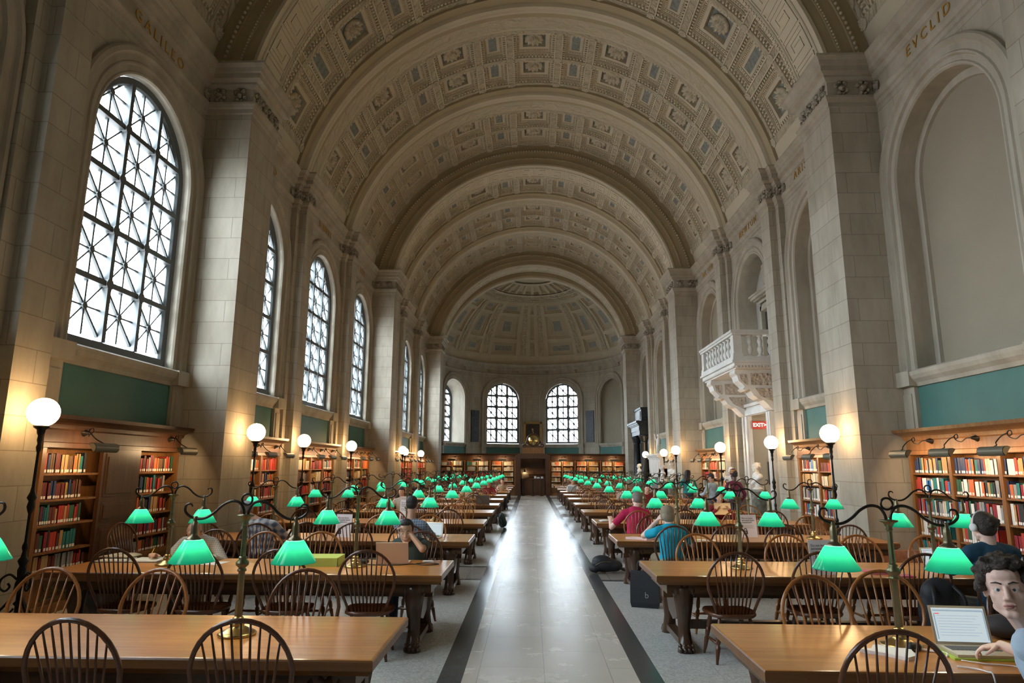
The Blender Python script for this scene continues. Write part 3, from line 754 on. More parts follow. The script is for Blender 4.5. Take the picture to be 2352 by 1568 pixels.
    def off(o):
        out = []; n = len(plan)
        for i, (x, y) in enumerate(plan):
            dirs = []
            if i > 0: dirs.append(unit(Vector((x - plan[i - 1][0], y - plan[i - 1][1]))))
            if i < n - 1: dirs.append(unit(Vector((plan[i + 1][0] - x, plan[i + 1][1] - y))))
            nr = [Vector((d.y, -d.x)) * (-s) for d in dirs]
            mvec = nr[0] if len(nr) == 1 else (nr[0] + nr[1]) / (1 + nr[0].dot(nr[1]))
            out.append((x + mvec.x * o, y + mvec.y * o))
        return out
    e = MB(); lines = [[(x, y, z) for x, y in off(o)] for o, z in EP]
    idx = [[e.p(c) for c in ln] for ln in lines]
    for j in range(len(idx) - 1):
        e.m = 0
        for i in range(len(plan) - 1): e.face((idx[j][i], idx[j][i + 1], idx[j + 1][i + 1], idx[j + 1][i]))
    # carved heads, festoons and discs on the frieze
    e.m = 1
    def blob(c, nrm, sz):
        nrm = unit(nrm); t1 = Vector((0, 0, 1)); t2 = nrm.cross(t1)
        for a, r_, q in ((0, 0.0, 0.42), (0.5, 0.55, 0.28), (2.2, 0.6, 0.28), (3.6, 0.55, 0.26), (5.1, 0.6, 0.28), (1.3, 0.62, 0.24), (4.4, 0.66, 0.22)):
            p = Vector(c) + (t1 * math.sin(a) + t2 * math.cos(a)) * (r_ * sz * 1.1) + nrm * 0.02
            e.ball(p, sz * q, 8, 6)
    for kd, y in pl:
        if y < -3: continue
        if kd == 'pier':
            for dx in (0.24, 0.64): blob((s * (PX + dx), y - 0.015, 8.89), (0, -1, 0), 0.17)
            for dy in (0.16, 0.46, 0.76, 1.06): blob((s * (PX - 0.015), y + dy, 8.89), (-s, 0, 0), 0.16)
        else:
            for dy in (-0.15, 0.15): blob((s * (WX - 0.34), y + dy, 8.89), (-s, 0, 0), 0.15)
            blob((s * (WX - 0.24), y - 0.30, 8.89), (0, -1, 0), 0.12); blob((s * (WX - 0.08), y - 0.51, 8.89), (0, -1, 0), 0.12)
            for dy in (-0.4, 0.4): blob((s * (WX - 0.16), y + dy, 8.89), (-s, 0, 0), 0.12)
    for (y0, y1, yc, k, i) in bays:
        if k < -1: continue
        for dy in (-1.62, 1.62): e.lathe([(0.13, 0), (0.13, 0.03), (0.10, 0.045), (0.08, 0.02), (0.05, 0.05), (0.0, 0.06)], 16, (s * (WX - 0.02), yc + dy, 8.89), 'x') if s < 0 else e.lathe([(0.13, 0), (0.13, -0.03), (0.10, -0.045), (0.08, -0.02), (0.05, -0.05), (0.0, -0.06)], 16, (s * (WX - 0.02), yc + dy, 8.89), 'x')
    for th in (10, 31, 51, 72):
        a = rad(th); blob((s * (AR - 0.02) * math.sin(a), AY + (AR - 0.02) * math.cos(a), 8.89), (-s * math.sin(a), -math.cos(a), 0), 0.15)
    struct(e.build(trim(), [M['stone_plain'], M['stone_carved']]))
# gilt names on the frieze
def frieze_text(s, yc, txt, k=0.3):
    o = textmesh(trim(), txt, 0.27, M['gold'], None, (s * (WX - 0.022), yc, 8.895), (PI / 2, 0, PI / 2 if s < 0 else -PI / 2), ex=0.008, sp=1.5); struct(o)
for s, k, i, t in ((-1, -1, 2, 'GALILEO'), (1, -1, 2, 'EVCLID'), (1, 0, 0, 'ARISTOTLE'), (-1, 0, 0, 'PLATO'), (-1, 0, 1, 'DANTE'), (-1, 0, 2, 'LIVY'), (1, 0, 1, 'NEWTON'), (1, 0, 2, 'MILTON')):
    frieze_text(s, P0 + PER * k + BAYC[i], t)
# end wall behind the camera
b = MB(); b.box(-7.2, 7.2, -16.4, -16.1, 0, 15.2); struct(b.build('wall_back', [M['stone']]))
# apse wall
b = MB(); t_ = MB()
for th in (-61.5, -20.5, 20.5, 61.5):
    f = apse_map(rad(th)); hw = AR * rad(20.5); b.m = 0
    wall_with_arch(b, f, -hw, hw, 0, 0, ENT1 + 0.4, sub=5, r=1.25)
    blind = th == 61.5
    sv = (RW,)
    bay_trim(t_, f, 0, 0.32, half=1.72)
    if blind:
        t_.m = 3; t_.fn = f; t_.poly([(y, z, 0.30) for y, z, _, _ in arch_path(RW, ZS, SILL)]); t_.fn = None
    else: window(f, 0, 0.30 if abs(th) < 30 else 1.5, bk=1.75)
    if th == -61.5:
        t_.m = 2; arch_sweep(t_, f, 0, [(0.0, 0.3), (0.0, 1.6)]); t_.fn = f; t_.poly([(-RW, SILL, 0.3), (RW, SILL, 0.3), (RW, SILL, 1.6), (-RW, SILL, 1.6)]); t_.fn = None
for s in (-1, 1):
    f = apse_map(0); a0, a1 = AR * rad(82), AR * rad(90)
    b.fn = f; b.poly([(s * a0, 0, 0), (s * a1, 0, 0), (s * a1, ENT1 + .4, 0), (s * a0, ENT1 + .4, 0)]); b.fn = None
struct(b.build('wall_far', [M['stone']])); t_.m = 0
struct(t_.build(trim(), [M['stone_plain'], M['green'], M['stone_plain'], M['niche']]))
# dark stone tablets between the apse windows
for k, th in enumerate((-41.5, 41.5)):
    f = apse_map(rad(th)); b = MB(); b.fn = f
    b.prism([(-0.36, 3.55), (0.36, 3.55), (0.36, 5.85), (-0.36, 5.85)], lambda y, z: (y, z, -0.06), lambda y, z: (y, z, 0.02))
    o = b.build('wall_tablet', M['black_marble']); tag(o, ['dark stone tablet on the apse wall by the side window', 'dark speckled stone tablet on the apse wall by the blind arch'][k], 'tablet')
# exterior shell against light leaks
# ------------------------------------------------------------------ floor
b = MB()
XL0, XL1, XR0, XR1 = -0.945, -0.732, 0.835, 1.048
def fl(x0, x1, y0, y1, mi, z=0.0): b.m = mi; b.poly([(x0, y0, z), (x1, y0, z), (x1, y1, z), (x0, y1, z)])
Y0, Y1 = -16.3, 51.0
fl(XL1, XR0, Y0, Y1, 0); fl(XL0, XL1, Y0, Y1, 1); fl(XR0, XR1, Y0, Y1, 1)
seq = [Y0]
for y in PIERS[1:]: seq += [y - 0.15, y + PD + 0.15]
seq += [Y1]
for x0, x1 in ((-7.6, XL0), (XR1, 7.6)):
    for i in range(len(seq) - 1):
        if i % 2 == 0: fl(x0, x1, seq[i], seq[i + 1], 2)
        else:
            fl(x0, x1, seq[i], seq[i] + 0.12, 1); fl(x0, x1, seq[i] + 0.12, seq[i + 1] - 0.12, 3); fl(x0, x1, seq[i + 1] - 0.12, seq[i + 1], 1)
struct(b.build('floor', [M['marble'], M['slate'], M['terrazzo'], M['band']]))
# ------------------------------------------------------------------ reading tables
TL = [5.088, 8.03, 11.026, 14.04, 17.0, 19.98, 22.97, 25.95, 28.93, 31.91, 34.89, 37.87]     # far edge of each table
TR = [4.998, 8.139, 11.26, 14.34, 17.42, 20.51, 23.62, 26.72, 29.83, 32.93, 35.9, 38.6]
TD, TH = 1.10, 0.76
TXL, TXR, TW = -3.10, 3.235, 4.15
def fluted_leg(b, ox, oy, sgn):
    """carved console leg with scroll and lion paw; sgn = which way (along y) it bows"""
    prof = [(0.66, 0.0, 0.095), (0.60, 0.02, 0.098), (0.5, 0.035, 0.09), (0.4, 0.03, 0.075), (0.3, 0.012, 0.062), (0.2, 0.0, 0.056), (0.13, 0.015, 0.062), (0.08, 0.035, 0.072), (0.045, 0.05, 0.08), (0.0, 0.055, 0.085)]
    n = 20; rings = []
    for z, dy, r in prof:
        fl_ = 0.10 if z > 0.1 else 0.03
        rings.append([(ox + math.cos(2 * PI * k / n) * r * (1 + fl_ * math.cos(10 * 2 * PI * k / n)), oy + sgn * dy + math.sin(2 * PI * k / n) * r * 0.9 * (1 + fl_ * math.cos(10 * 2 * PI * k / n)), z) for k in range(n)])
    b.smooth = True; b.loft(rings)
    for k in (-1.5, -0.5, 0.5, 1.5):
        b.ball((ox + k * 0.042, oy + sgn * (0.105 - 0.012 * abs(k)), 0.03), (0.024, 0.045, 0.03), 8, 6)
        b.ball((ox + k * 0.042, oy + sgn * (0.09 - 0.012 * abs(k)), 0.066), (0.02, 0.03, 0.022), 8, 6)
    b.lathe([(0.0, -0.105), (0.062, -0.105), (0.07, -0.08), (0.055, -0.06), (0.055, 0.06), (0.07, 0.08), (0.062, 0.105), (0.0, 0.105)], 14, (ox, oy + sgn * 0.03, 0.60), 'x')
    b.smooth = False
def make_table():
    t = empty('reading_table'); h = TW / 2; d = TD / 2
    b = MB()
    prof = [(-0.035, 0.665), (-0.012, 0.69), (0.0, 0.70), (0.0, 0.748), (-0.006, 0.757), (-0.016, 0.76)]
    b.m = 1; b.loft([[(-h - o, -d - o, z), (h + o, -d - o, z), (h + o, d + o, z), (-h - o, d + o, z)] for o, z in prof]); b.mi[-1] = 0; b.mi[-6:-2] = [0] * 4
    b.build('tabletop', [M['oak'], M['oak_edge_shaded']], t)
    b = MB(); b.box(-h + 0.12, h - 0.12, -d + 0.10, d - 0.10, 0.57, 0.668); b.box(-h + 0.16, h - 0.16, -0.05, 0.05, 0.46, 0.575)
    b.build('apron', M['apron'], t)
    for sx_ in (-1, 1):
        b = MB(); x = sx_ * (h - 0.30)
        pts = [(-0.33, 0.62), (-0.30, 0.40), (-0.2, 0.28), (0, 0.23), (0.2, 0.28), (0.30, 0.40), (0.33, 0.62)]
        b.prism(pts, lambda y, z: (x - 0.04, y, z), lambda y, z: (x + 0.04, y, z)); b.box(x - 0.05, x + 0.05, -0.30, 0.30, 0.05, 0.11)
        b.build('end_panel', M['darkwood'], t)
        for sy in (-1, 1):
            b = MB(); fluted_leg(b, x, sy * 0.36, sy); b.build('leg', M['darkwood'], t)
    b = MB(); b.box(-h + 0.34, h - 0.34, -0.045, 0.045, 0.14, 0.22); b.build('stretcher', M['darkwood'], t)
    return t
SIDE = {-1: 'window-side', 1: 'niche-side'}
proto = make_table(); first = True
TABLES = []
for s, ys, cx in ((-1, TL, TXL), (1, TR, TXR)):
    for i, y in enumerate(ys):
        t = proto if first else copy_tree(proto); first = False
        t.location = (cx, y - TD / 2, 0)
        tag(t, 'long oak reading table with paw feet, %s from the front in the %s row' % (ORD[i + 1], SIDE[s]), 'table', 'long oak reading tables')
        TABLES.append((s, i, cx, y))
# ------------------------------------------------------------------ windsor chairs
def bow_pt(a, k=1.0):
    """point of the hoop, a from 0 (right foot) to 1 (left foot)"""
    t = a * PI
    z = 0.74 + 0.295 * math.sin(t); x = 0.275 * math.cos(t)
    return x, z
def lean(z): return -0.165 - (z - 0.45) * 0.24
def hoop():
    pts = [(0.175, 0.45), (0.205, 0.53), (0.24, 0.62), (0.265, 0.69)] + [bow_pt(a) for a in np.linspace(0.03, 0.97, 17)] + [(-0.265, 0.69), (-0.24, 0.62), (-0.205, 0.53), (-0.175, 0.45)]
    return [(x, lean(z), z) for x, z in pts]
def spindle_pts(i, n):
    u = -1 + 2 * (i + 0.5) / n; x0 = 0.145 * u; x1 = 0.235 * u
    z1 = 0.74 + 0.295 * math.sqrt(max(0, 1 - (x1 / 0.275) ** 2)) - 0.006
    return [(x0, lean(0.45) + 0.01, 0.445), ((x0 + x1) / 2, lean(0.45 * 0.5 + z1 * 0.5) + 0.004, 0.45 * 0.5 + z1 * 0.5), (x1, lean(z1), z1)]
SEATP = [(-0.17, -0.20), (-0.10, -0.225), (0.10, -0.225), (0.17, -0.20), (0.225, -0.12), (0.245, 0.02), (0.24, 0.13), (0.20, 0.20), (0.10, 0.215), (0.0, 0.205), (-0.10, 0.215), (-0.20, 0.20), (-0.24, 0.13), (-0.245, 0.02), (-0.225, -0.12)]
def seat_mesh(b):
    c = (0.0, 0.0)
    rings = []
    for k, z in ((0.86, 0.405), (0.97, 0.415), (1.0, 0.432), (0.97, 0.452), (0.80, 0.446), (0.5, 0.436), (0.15, 0.436)):
        rings.append([(x * k, y * k, z) for x, y in SEATP])
    b.smooth = True; b.loft(rings); b.smooth = False
def leg_mesh(b, sx_, sy):
    a, c = Vector((sx_ * 0.145, sy * 0.14, 0.42)), Vector((sx_ * 0.215, sy * (0.20 if sy > 0 else 0.215), 0.0))
    rs = [0.016, 0.018, 0.024, 0.022, 0.014, 0.024, 0.026, 0.022, 0.015, 0.024, 0.022, 0.018, 0.014, 0.012]
    ts = [0, 0.1, 0.22, 0.34, 0.38, 0.41, 0.48, 0.56, 0.60, 0.64, 0.72, 0.84, 0.94, 1.0]
    b.tube([a + (c - a) * t for t in ts], rs, 8)
def stretch(b, k):
    if k < 2: s = (-1, 1)[k]; b.tube([(s * 0.185, -0.185, 0.17), (s * 0.19, 0.0, 0.175), (s * 0.185, 0.18, 0.17)], [0.009, 0.015, 0.009], 7)
    else: b.tube([(-0.19, 0.0, 0.175), (0.0, 0.0, 0.175), (0.19, 0.0, 0.175)], [0.009, 0.016, 0.009], 7)
def make_chair(mt, ns, full):
    c = empty('windsor_chair') if full else None
    if not full:
        b = MB(); seat_mesh(b); b.tube(hoop()[::1], 0.0135, 6)
        for i in range(ns): b.tube(spindle_pts(i, ns), 0.0065, 5)
        for sx_ in (-1, 1):
            for sy in (-1, 1): leg_mesh(b, sx_, sy)
        for k in range(3): stretch(b, k)
        return b.build('windsor_chair', mt)
    b = MB(); seat_mesh(b); b.build('seat', mt, c)
    b = MB(); b.tube(hoop(), 0.0145, 8); b.build('back_hoop', mt, c)
    for i in range(ns): b = MB(); b.tube(spindle_pts(i, ns), [0.008, 0.0085, 0.006], 6); b.build('spindle', mt, c)
    for sx_ in (-1, 1):
        for sy in (-1, 1): b = MB(); leg_mesh(b, sx_, sy); b.build('leg', mt, c)
    for k in range(3): b = MB(); stretch(b, k); b.build('stretcher', mt, c)
    return c
CH = {}
def put_chair(x, y, rz, kind, full, label):
    key = (kind, full)
    if key not in CH:
        CH[key] = make_chair(M['mahogany' if kind == 'd' else 'oakchair'], 9 if kind == 'd' else 7, full); c = CH[key]
    else: c = copy_tree(CH[key])
    c.location = (x, y, 0); c.rotation_euler = (0, 0, rz)
    tag(c, label, 'chair', 'windsor chairs at the reading tables'); return c
SPEC = {(-1, 0, 'n'): [(-1.70, -0.03, 4, 'd'), (-2.58, -0.06, -3, 'd'), (-3.45, 0, 0, 'd'), (-4.3, 0, 0, 'd')],
        (-1, 0, 'f'): [(-1.88, 0.05, 4, 'd'), (-3.08, 0.0, -5, 'l'), (-3.92, 0.0, 3, 'l'), (-4.75, 0.0, 0, 'd')],
        (-1, 1, 'n'): [(-1.74, -0.05, 3, 'd'), (-2.58, -0.04, -2, 'd'), (-3.44, -0.06, 3, 'd'), (-4.23, -0.05, -3, 'd')],
        (-1, 1, 'f'): [(-1.52, 0.20, -6, 'd'), (-2.70, 0.05, 3, 'l'), (-3.42, 0.02, -4, 'l'), (-4.12, 0.24, 3, 'd')],
        (-1, 2, 'n'): [(-1.86, -0.17, 0, 'd'), (-2.68, -0.02, 2, 'd'), (-3.38, 0.02, 4, 'd'), (-4.04, -0.20, 8, 'd'), (-4.85, 0.0, 0, 'd')],
        (1, 0, 'n'): [(1.76, -0.02, -3, 'd'), (2.56, -0.36, 24, 'd'), (3.4, 0, 0, 'd'), (4.3, 0, 0, 'd')],
        (1, 0, 'f'): [(2.06, 0.06, 8, 'l'), (2.66, 0.34, -6, 'l'), (3.6, 0.1, 4, 'd'), (4.5, 0, 0, 'd')],
        (1, 1, 'n'): [(1.86, -0.10, 2, 'd'), (2.74, -0.02, -4, 'd'), (3.66, -0.08, 3, 'd'), (4.27, -0.42, -4, 'd')],
        (1, 1, 'f'): [(1.94, 0.03, 5, 'l'), (2.99, 0.03, -3, 'l'), (3.88, 0.03, 2, 'l'), (4.72, 0.03, 0, 'l')],
        (1, 2, 'n'): [(1.90, -0.38, -3, 'd'), (2.74, -0.03, 3, 'd'), (3.55, 0.0, -2, 'd'), (4.45, -0.03, 2, 'd')]}
OCC = {(1, 3, 'n'): (1.90, -0.30), (1, 3, 'f'): (3.90, 0.30), (-1, 8, 'f'): (-1.35, 0.17), (-1, 7, 'f'): (-1.75, 0.17), (1, 8, 'f'): (1.75, 0.17), (-1, 4, 'f'): (-3.4, 0.17), (-1, 5, 'f'): (-3.9, 0.17), (-1, 6, 'f'): (-2.3, 0.17), (1, 5, 'f'): (3.4, 0.17), (1, 6, 'f'): (4.4, 0.17)}
for s, i, cx, y in TABLES:
    for sd in ('n', 'f'):
        sp = SPEC.get((s, i, sd))
        if sp is None:
            sp = []
            for k in range(4): sp.append((cx + (1.32 - 0.88 * k) * (1 if s < 0 else -1) + RND.uniform(-0.09, 0.09), RND.uniform(-0.10, 0.06) * (1 if sd == 'n' else -1), RND.uniform(-7, 7), 'l' if RND.random() < (0.55 if sd == 'f' else 0.3) else 'd'))
        if (s, i, sd) in OCC:
            ox, ody = OCC[(s, i, sd)]; kk = min(range(len(sp)), key=lambda q: abs(sp[q][0] - ox)); sp[kk] = (ox, ody, 0, sp[kk][3])
        for k, (x, dy, rz, kind) in enumerate(sp):
            yy = (y - TD + 0.03 + dy) if sd == 'n' else (y - 0.03 + dy)
            lab = '%s hoop-back chair, %s from aisle, %s side of %s %s table' % ('dark' if kind == 'd' else 'light-brown', ORD[k + 1], 'near' if sd == 'n' else 'far', ORD[i + 1], SIDE[s])
            put_chair(x, yy, rad(rz) + (0 if sd == 'n' else PI), kind, y < 18, lab)
# ------------------------------------------------------------------ twin-shade table lamps
def make_lamp():
    t = empty('table_lamp')
    b = MB(); b.lathe([(0.0, 0.0), (0.118, 0.0), (0.122, 0.012), (0.110, 0.022), (0.085, 0.028), (0.060, 0.046), (0.040, 0.056), (0.046, 0.068), (0.046, 0.078), (0.028, 0.086), (0.036, 0.097), (0.034, 0.108), (0.021, 0.118)], 24); b.build('base', M['brass'], t)
    b = MB(); b.lathe([(0.024, 0.105), (0.0205, 0.40)], 6, sq=True); b.lathe([(0.021, 0.395), (0.030, 0.40), (0.030, 0.41), (0.021, 0.42), (0.042, 0.44), (0.043, 0.457), (0.024, 0.475), (0.030, 0.485), (0.019, 0.495)], 16); b.lathe([(0.0185, 0.495), (0.016, 0.70)], 8, sq=True)
    b.lathe([(0.014, 0.69), (0.022, 0.705), (0.018, 0.715), (0.028, 0.735), (0.034, 0.745), (0.05, 0.752), (0.056, 0.757), (0.056, 0.763), (0.0, 0.768)], 20); b.build('post', M['brass_dark'], t)
    b = MB()
    b.tube([(0.036 * math.cos(a), 0, 0.865 + 0.036 * math.sin(a)) for a in np.linspace(0, 2 * PI, 21)[:-1]], 0.0075, 8, True)
    for s in (-1, 1):
        pts = spline([(s * 0.012, 0, 0.76), (s * 0.02, 0, 0.80), (s * 0.05, 0, 0.842), (s * 0.105, 0, 0.852), (s * 0.165, 0, 0.825), (s * 0.22, 0, 0.775), (s * 0.275, 0, 0.742), (s * 0.33, 0, 0.735), (s * 0.385, 0, 0.75), (s * 0.42, 0, 0.785), (s * 0.415, 0, 0.825), (s * 0.385, 0, 0.832), (s * 0.372, 0, 0.815)], 5)
        b.tube(pts, [0.0095] * (len(pts) - 12) + [0.0085 - 0.0003 * k for k in range(12)], 8)
    b.build('arm', M['bronze'], t)
    for s in (-1, 1):
        x = s * 0.345
        b = MB(); b.lathe([(0.0, 0.752), (0.012, 0.75), (0.016, 0.735), (0.012, 0.72), (0.018, 0.712), (0.022, 0.69), (0.024, 0.64), (0.026, 0.625), (0.04, 0.612), (0.052, 0.602), (0.05, 0.596), (0.0, 0.596)], 14, (x, 0, 0)); so = b.build('lamp_holder', M['brass_dark'], t)
        b = MB(); b.lathe([(0.054, 0.600), (0.060, 0.596), (0.068, 0.585), (0.143, 0.462), (0.146, 0.455), (0.140, 0.458), (0.066, 0.578), (0.054, 0.592)], 32, (x, 0, 0), caps=False); sh = b.build('shade', M['shade'], t)
        b = MB(); b.ball((x, 0, 0.572), 0.024, 10, 8); bu = b.build('bulb', M['bulb'], t)
        bu.visible_shadow = True
        ld = bpy.data.lights.new('lamp_light', 'POINT'); ld.energy = SHADE_W; ld.color = (1.0, 0.82, 0.58); ld.shadow_soft_size = 0.03
        lo = bpy.data.objects.new('lamp_light', ld); COL.objects.link(lo); lo.parent = t; lo.location = (x, 0, 0.53)
    return t
lp = None
for s, i, cx, y in TABLES:
    for j, dx in enumerate((1.05, -1.05)):
        t = make_lamp() if lp is None else copy_tree(lp)
        lp = lp or t
        x = cx + dx * (1 if s < 0 else -1)
        t.location = (x, y - TD / 2 - 0.02, TH); t.rotation_euler = (0, 0, rad(RND.uniform(-4, 4)) if i else (0 if s < 0 else rad(-5)))
        tag(t, 'twin green-shaded brass lamp, %s end of the %s %s table' % ('aisle' if j == 0 else 'wall', ORD[i + 1], SIDE[s]), 'lamp', 'green-shaded reading lamps')
# ------------------------------------------------------------------ globe standards
def make_standard():
    t = empty('globe_standard')
    b = MB(); b.lathe([(0.05, 0.5), (0.05, 0.56), (0.035, 0.6), (0.045, 0.7), (0.03, 0.74), (0.055, 0.80), (0.03, 0.84), (0.02, 0.9), (0.03, 0.93), (0.03, 0.96), (0.016, 1.0), (0.015, 1.30), (0.03, 1.34), (0.04, 1.38), (0.028, 1.44), (0.05, 1.48), (0.026, 1.54), (0.018, 1.60), (0.014, 1.98), (0.022, 2.0), (0.03, 2.04), (0.02, 2.08), (0.03, 2.12), (0.026, 2.17), (0.04, 2.2), (0.045, 2.24), (0.08, 2.265), (0.085, 2.285), (0.0, 2.29)], 14); b.build('pole', M['iron'], t)
    for k in range(3):
        b = MB(); b.fn = None; R = Matrix.Rotation(2 * PI * k / 3 + 0.4, 4, 'Z'); b.M = R
        sc1 = [(0.03, 0, 0.60), (0.10, 0, 0.66), (0.17, 0, 0.62), (0.18, 0, 0.54), (0.13, 0, 0.49), (0.09, 0, 0.53), (0.11, 0, 0.57)]
        b.tube(spline(sc1, 6), 0.012, 6)
        b.tube(spline([(0.03, 0, 0.58), (0.06, 0, 0.42), (0.16, 0, 0.28), (0.25, 0, 0.2), (0.30, 0, 0.10), (0.26, 0, 0.03), (0.20, 0, 0.05), (0.20, 0, 0.10), (0.24, 0, 0.11)], 6), 0.014, 6)
        b.tube(spline([(0.03, 0, 0.3), (0.10, 0, 0.2), (0.10, 0, 0.1), (0.05, 0, 0.08)], 5), 0.01, 6)
        b.build('scroll_foot', M['iron'], t)
    b = MB(); b.lathe([(0.022, 0.1), (0.022, 0.5), (0.05, 0.52)], 10); b.lathe([(0.02, 0.32), (0.045, 0.35), (0.02, 0.38)], 10); b.build('lower_shaft', M['iron'], t)
    b = MB(); b.lathe([(0.06, 2.275)] + [(0.165 * math.sin(a), 2.44 - 0.165 * math.cos(a)) for a in np.linspace(0.35, PI - 0.02, 12)], 20, caps=True); b.build('globe', M['globe'], t)
    return t
STD = [(-1, 5.75, 7.42), (-1, 5.2, 12.06), (-1, 5.78, 16.35), (-1, 5.78, 20.75), (-1, 5.25, 26.4), (-1, 5.78, 29.7), (-1, 5.78, 34.0), (1, 5.2, 11.9), (1, 5.78, 16.4), (1, 5.78, 20.8), (1, 5.25, 24.72), (1, 5.78, 29.6), (1, 5.78, 34.3), (1, 5.78, 7.45)]
WH = ['the first wall pilaster', 'the great pier', 'the pilaster past the great pier', 'the second pilaster past the pier', 'the second great pier', 'the pilaster past the second pier', 'the last pilaster']
gp = None; cnt = {-1: 0, 1: 0}
for s, x, y in STD:
    t = make_standard() if gp is None else copy_tree(gp); gp = gp or t
    t.location = (s * x, y, 0); t.rotation_euler = (0, 0, RND.uniform(0, 6))
    k = cnt[s] if s < 0 else (cnt[s] + 1) % 7; cnt[s] += 1
    tag(t, 'white globe on black iron standard by %s, %s wall' % (WH[k], 'window' if s < 0 else 'niche'), 'floor lamp', 'globe standards along the walls')
# ------------------------------------------------------------------ bookcases, books, shelf lamps
BOOKS = []      # (size, world matrix, w, d, h, colour, label, group)
STUFF = MB(); SLOT = {}; STUFFM = []
LABEL_M = plain('call_number_label', (0.78, 0.74, 0.68), 0.6)
PAGE_M = plain('page_edges', (0.62, 0.55, 0.42), 0.8)
def stuff_slot(mt):
    if mt.name not in SLOT: SLOT[mt.name] = len(STUFFM); STUFFM.append(mt)
    return SLOT[mt.name]
def book_geo(b, w, d, h, ms, mlab, mpage, lab):
    b.m = ms; b.box(-w / 2, w / 2, 0, 0.012, 0, h)                                  # spine board
    b.box(-w / 2, -w / 2 + 0.003, 0, d, 0, h); b.box(w / 2 - 0.003, w / 2, 0, d, 0, h)
    b.m = mpage; b.box(-w / 2 + 0.003, w / 2 - 0.003, 0.012, d - 0.005, 0.004, h - 0.006)
    b.m = ms; b.prism([(-w / 2, 0), (-w * 0.3, -0.005), (w * 0.3, -0.005), (w / 2, 0)], lambda x, y: (x, y, 0), lambda x, y: (x, y, h))
    if lab:
        b.m = mlab; q = min(w * 0.40, 0.016); b.box(-q, q, -0.0062, -0.004, 0.012, 0.012 + min(0.036, h * 0.16))
        b.m = ms
MIX = {'old': ['red', 'red', 'maroon', 'maroon', 'brown', 'green', 'teal', 'ochre', 'tan', 'black', 'navy', 'crimson', 'grey', 'orange'],
       'new': ['white', 'grey', 'cream', 'red', 'orange', 'navy', 'blue', 'black', 'white', 'crimson', 'green', 'teal', 'tan', 'grey', 'red'],
       'redset': ['red', 'red', 'red', 'orange', 'maroon'], 'buff': ['cream', 'tan', 'cream', 'ochre'], 'law': ['tan', 'orange', 'cream', 'ochre'], 'greens': ['green', 'green', 'teal', 'grey'], 'pale': ['grey', 'white', 'grey', 'cream'], 'dark': ['black', 'brown', 'maroon', 'grey']}
def fill_shelf(root, x0, x1, y, z, hmax, mix, wavg, keep, where, rows_label):
    """a row of books from x0 to x1 (local to root), spines at y"""
    x = x0 + 0.012; run = None; n = 0; end = x1 - RND.choice([0.01, 0.02, 0.05, 0.12, 0.2] if mix in ('old', 'new') else [0.01, 0.03])
    setcol = None; hb = hmax * RND.uniform(0.72, 0.86)
    while True:
        if setcol is None or RND.random() < {'new': 0.8, 'old': 0.6}.get(mix, 0.4):
            setcol = RND.choice(MIX[mix]); setw = wavg * RND.uniform(0.65, 1.5); seth = min(hmax * 0.93, hb * RND.uniform(0.86, 1.14))
        wd = setw * RND.uniform(0.93, 1.07); h = seth * RND.uniform(0.985, 1.0)
        if x + wd > end: break
        n += 1; yy = y + RND.uniform(0, 0.022); tilt = 0.0
        lx = x + wd / 2; d = 0.135
        if keep:
            lab = '%s book, %s along the %s' % (setcol, ORD[min(n, 39)], where)
            BOOKS.append((root, lx, yy, z, wd, d, h, setcol, lab, rows_label))
        else:
            Mx = root.matrix_basis @ Matrix.Translation((lx, yy, z)); STUFF.M = Mx
            book_geo(STUFF, wd - 0.002, d, h, stuff_slot(BM[setcol]), stuff_slot(LABEL_M), stuff_slot(PAGE_M), mix in ('old', 'new', 'law'))
        x += wd
def place_books(limit=300):
    for k, (root, lx, yy, z, wd, d, h, col, lab, grp) in enumerate(BOOKS):
        if k < limit:
            b = MB(); book_geo(b, wd - 0.002, d, h, 0, 1, 2, True); o = b.build('book', [BM[col], LABEL_M, PAGE_M])
            o.matrix_basis = root.matrix_basis @ Matrix.Translation((lx, yy, z)); tag(o, lab, 'book', grp)
        else:
            STUFF.M = root.matrix_basis @ Matrix.Translation((lx, yy, z))
            book_geo(STUFF, wd - 0.002, d, h, stuff_slot(BM[col]), stuff_slot(LABEL_M), stuff_slot(PAGE_M), True)
    o = STUFF.build('shelved_books', STUFFM); o['kind'] = 'stuff'; o['label'] = 'rows of shelved books in the farther bookcases'; o['category'] = 'books'
DEP = 0.21
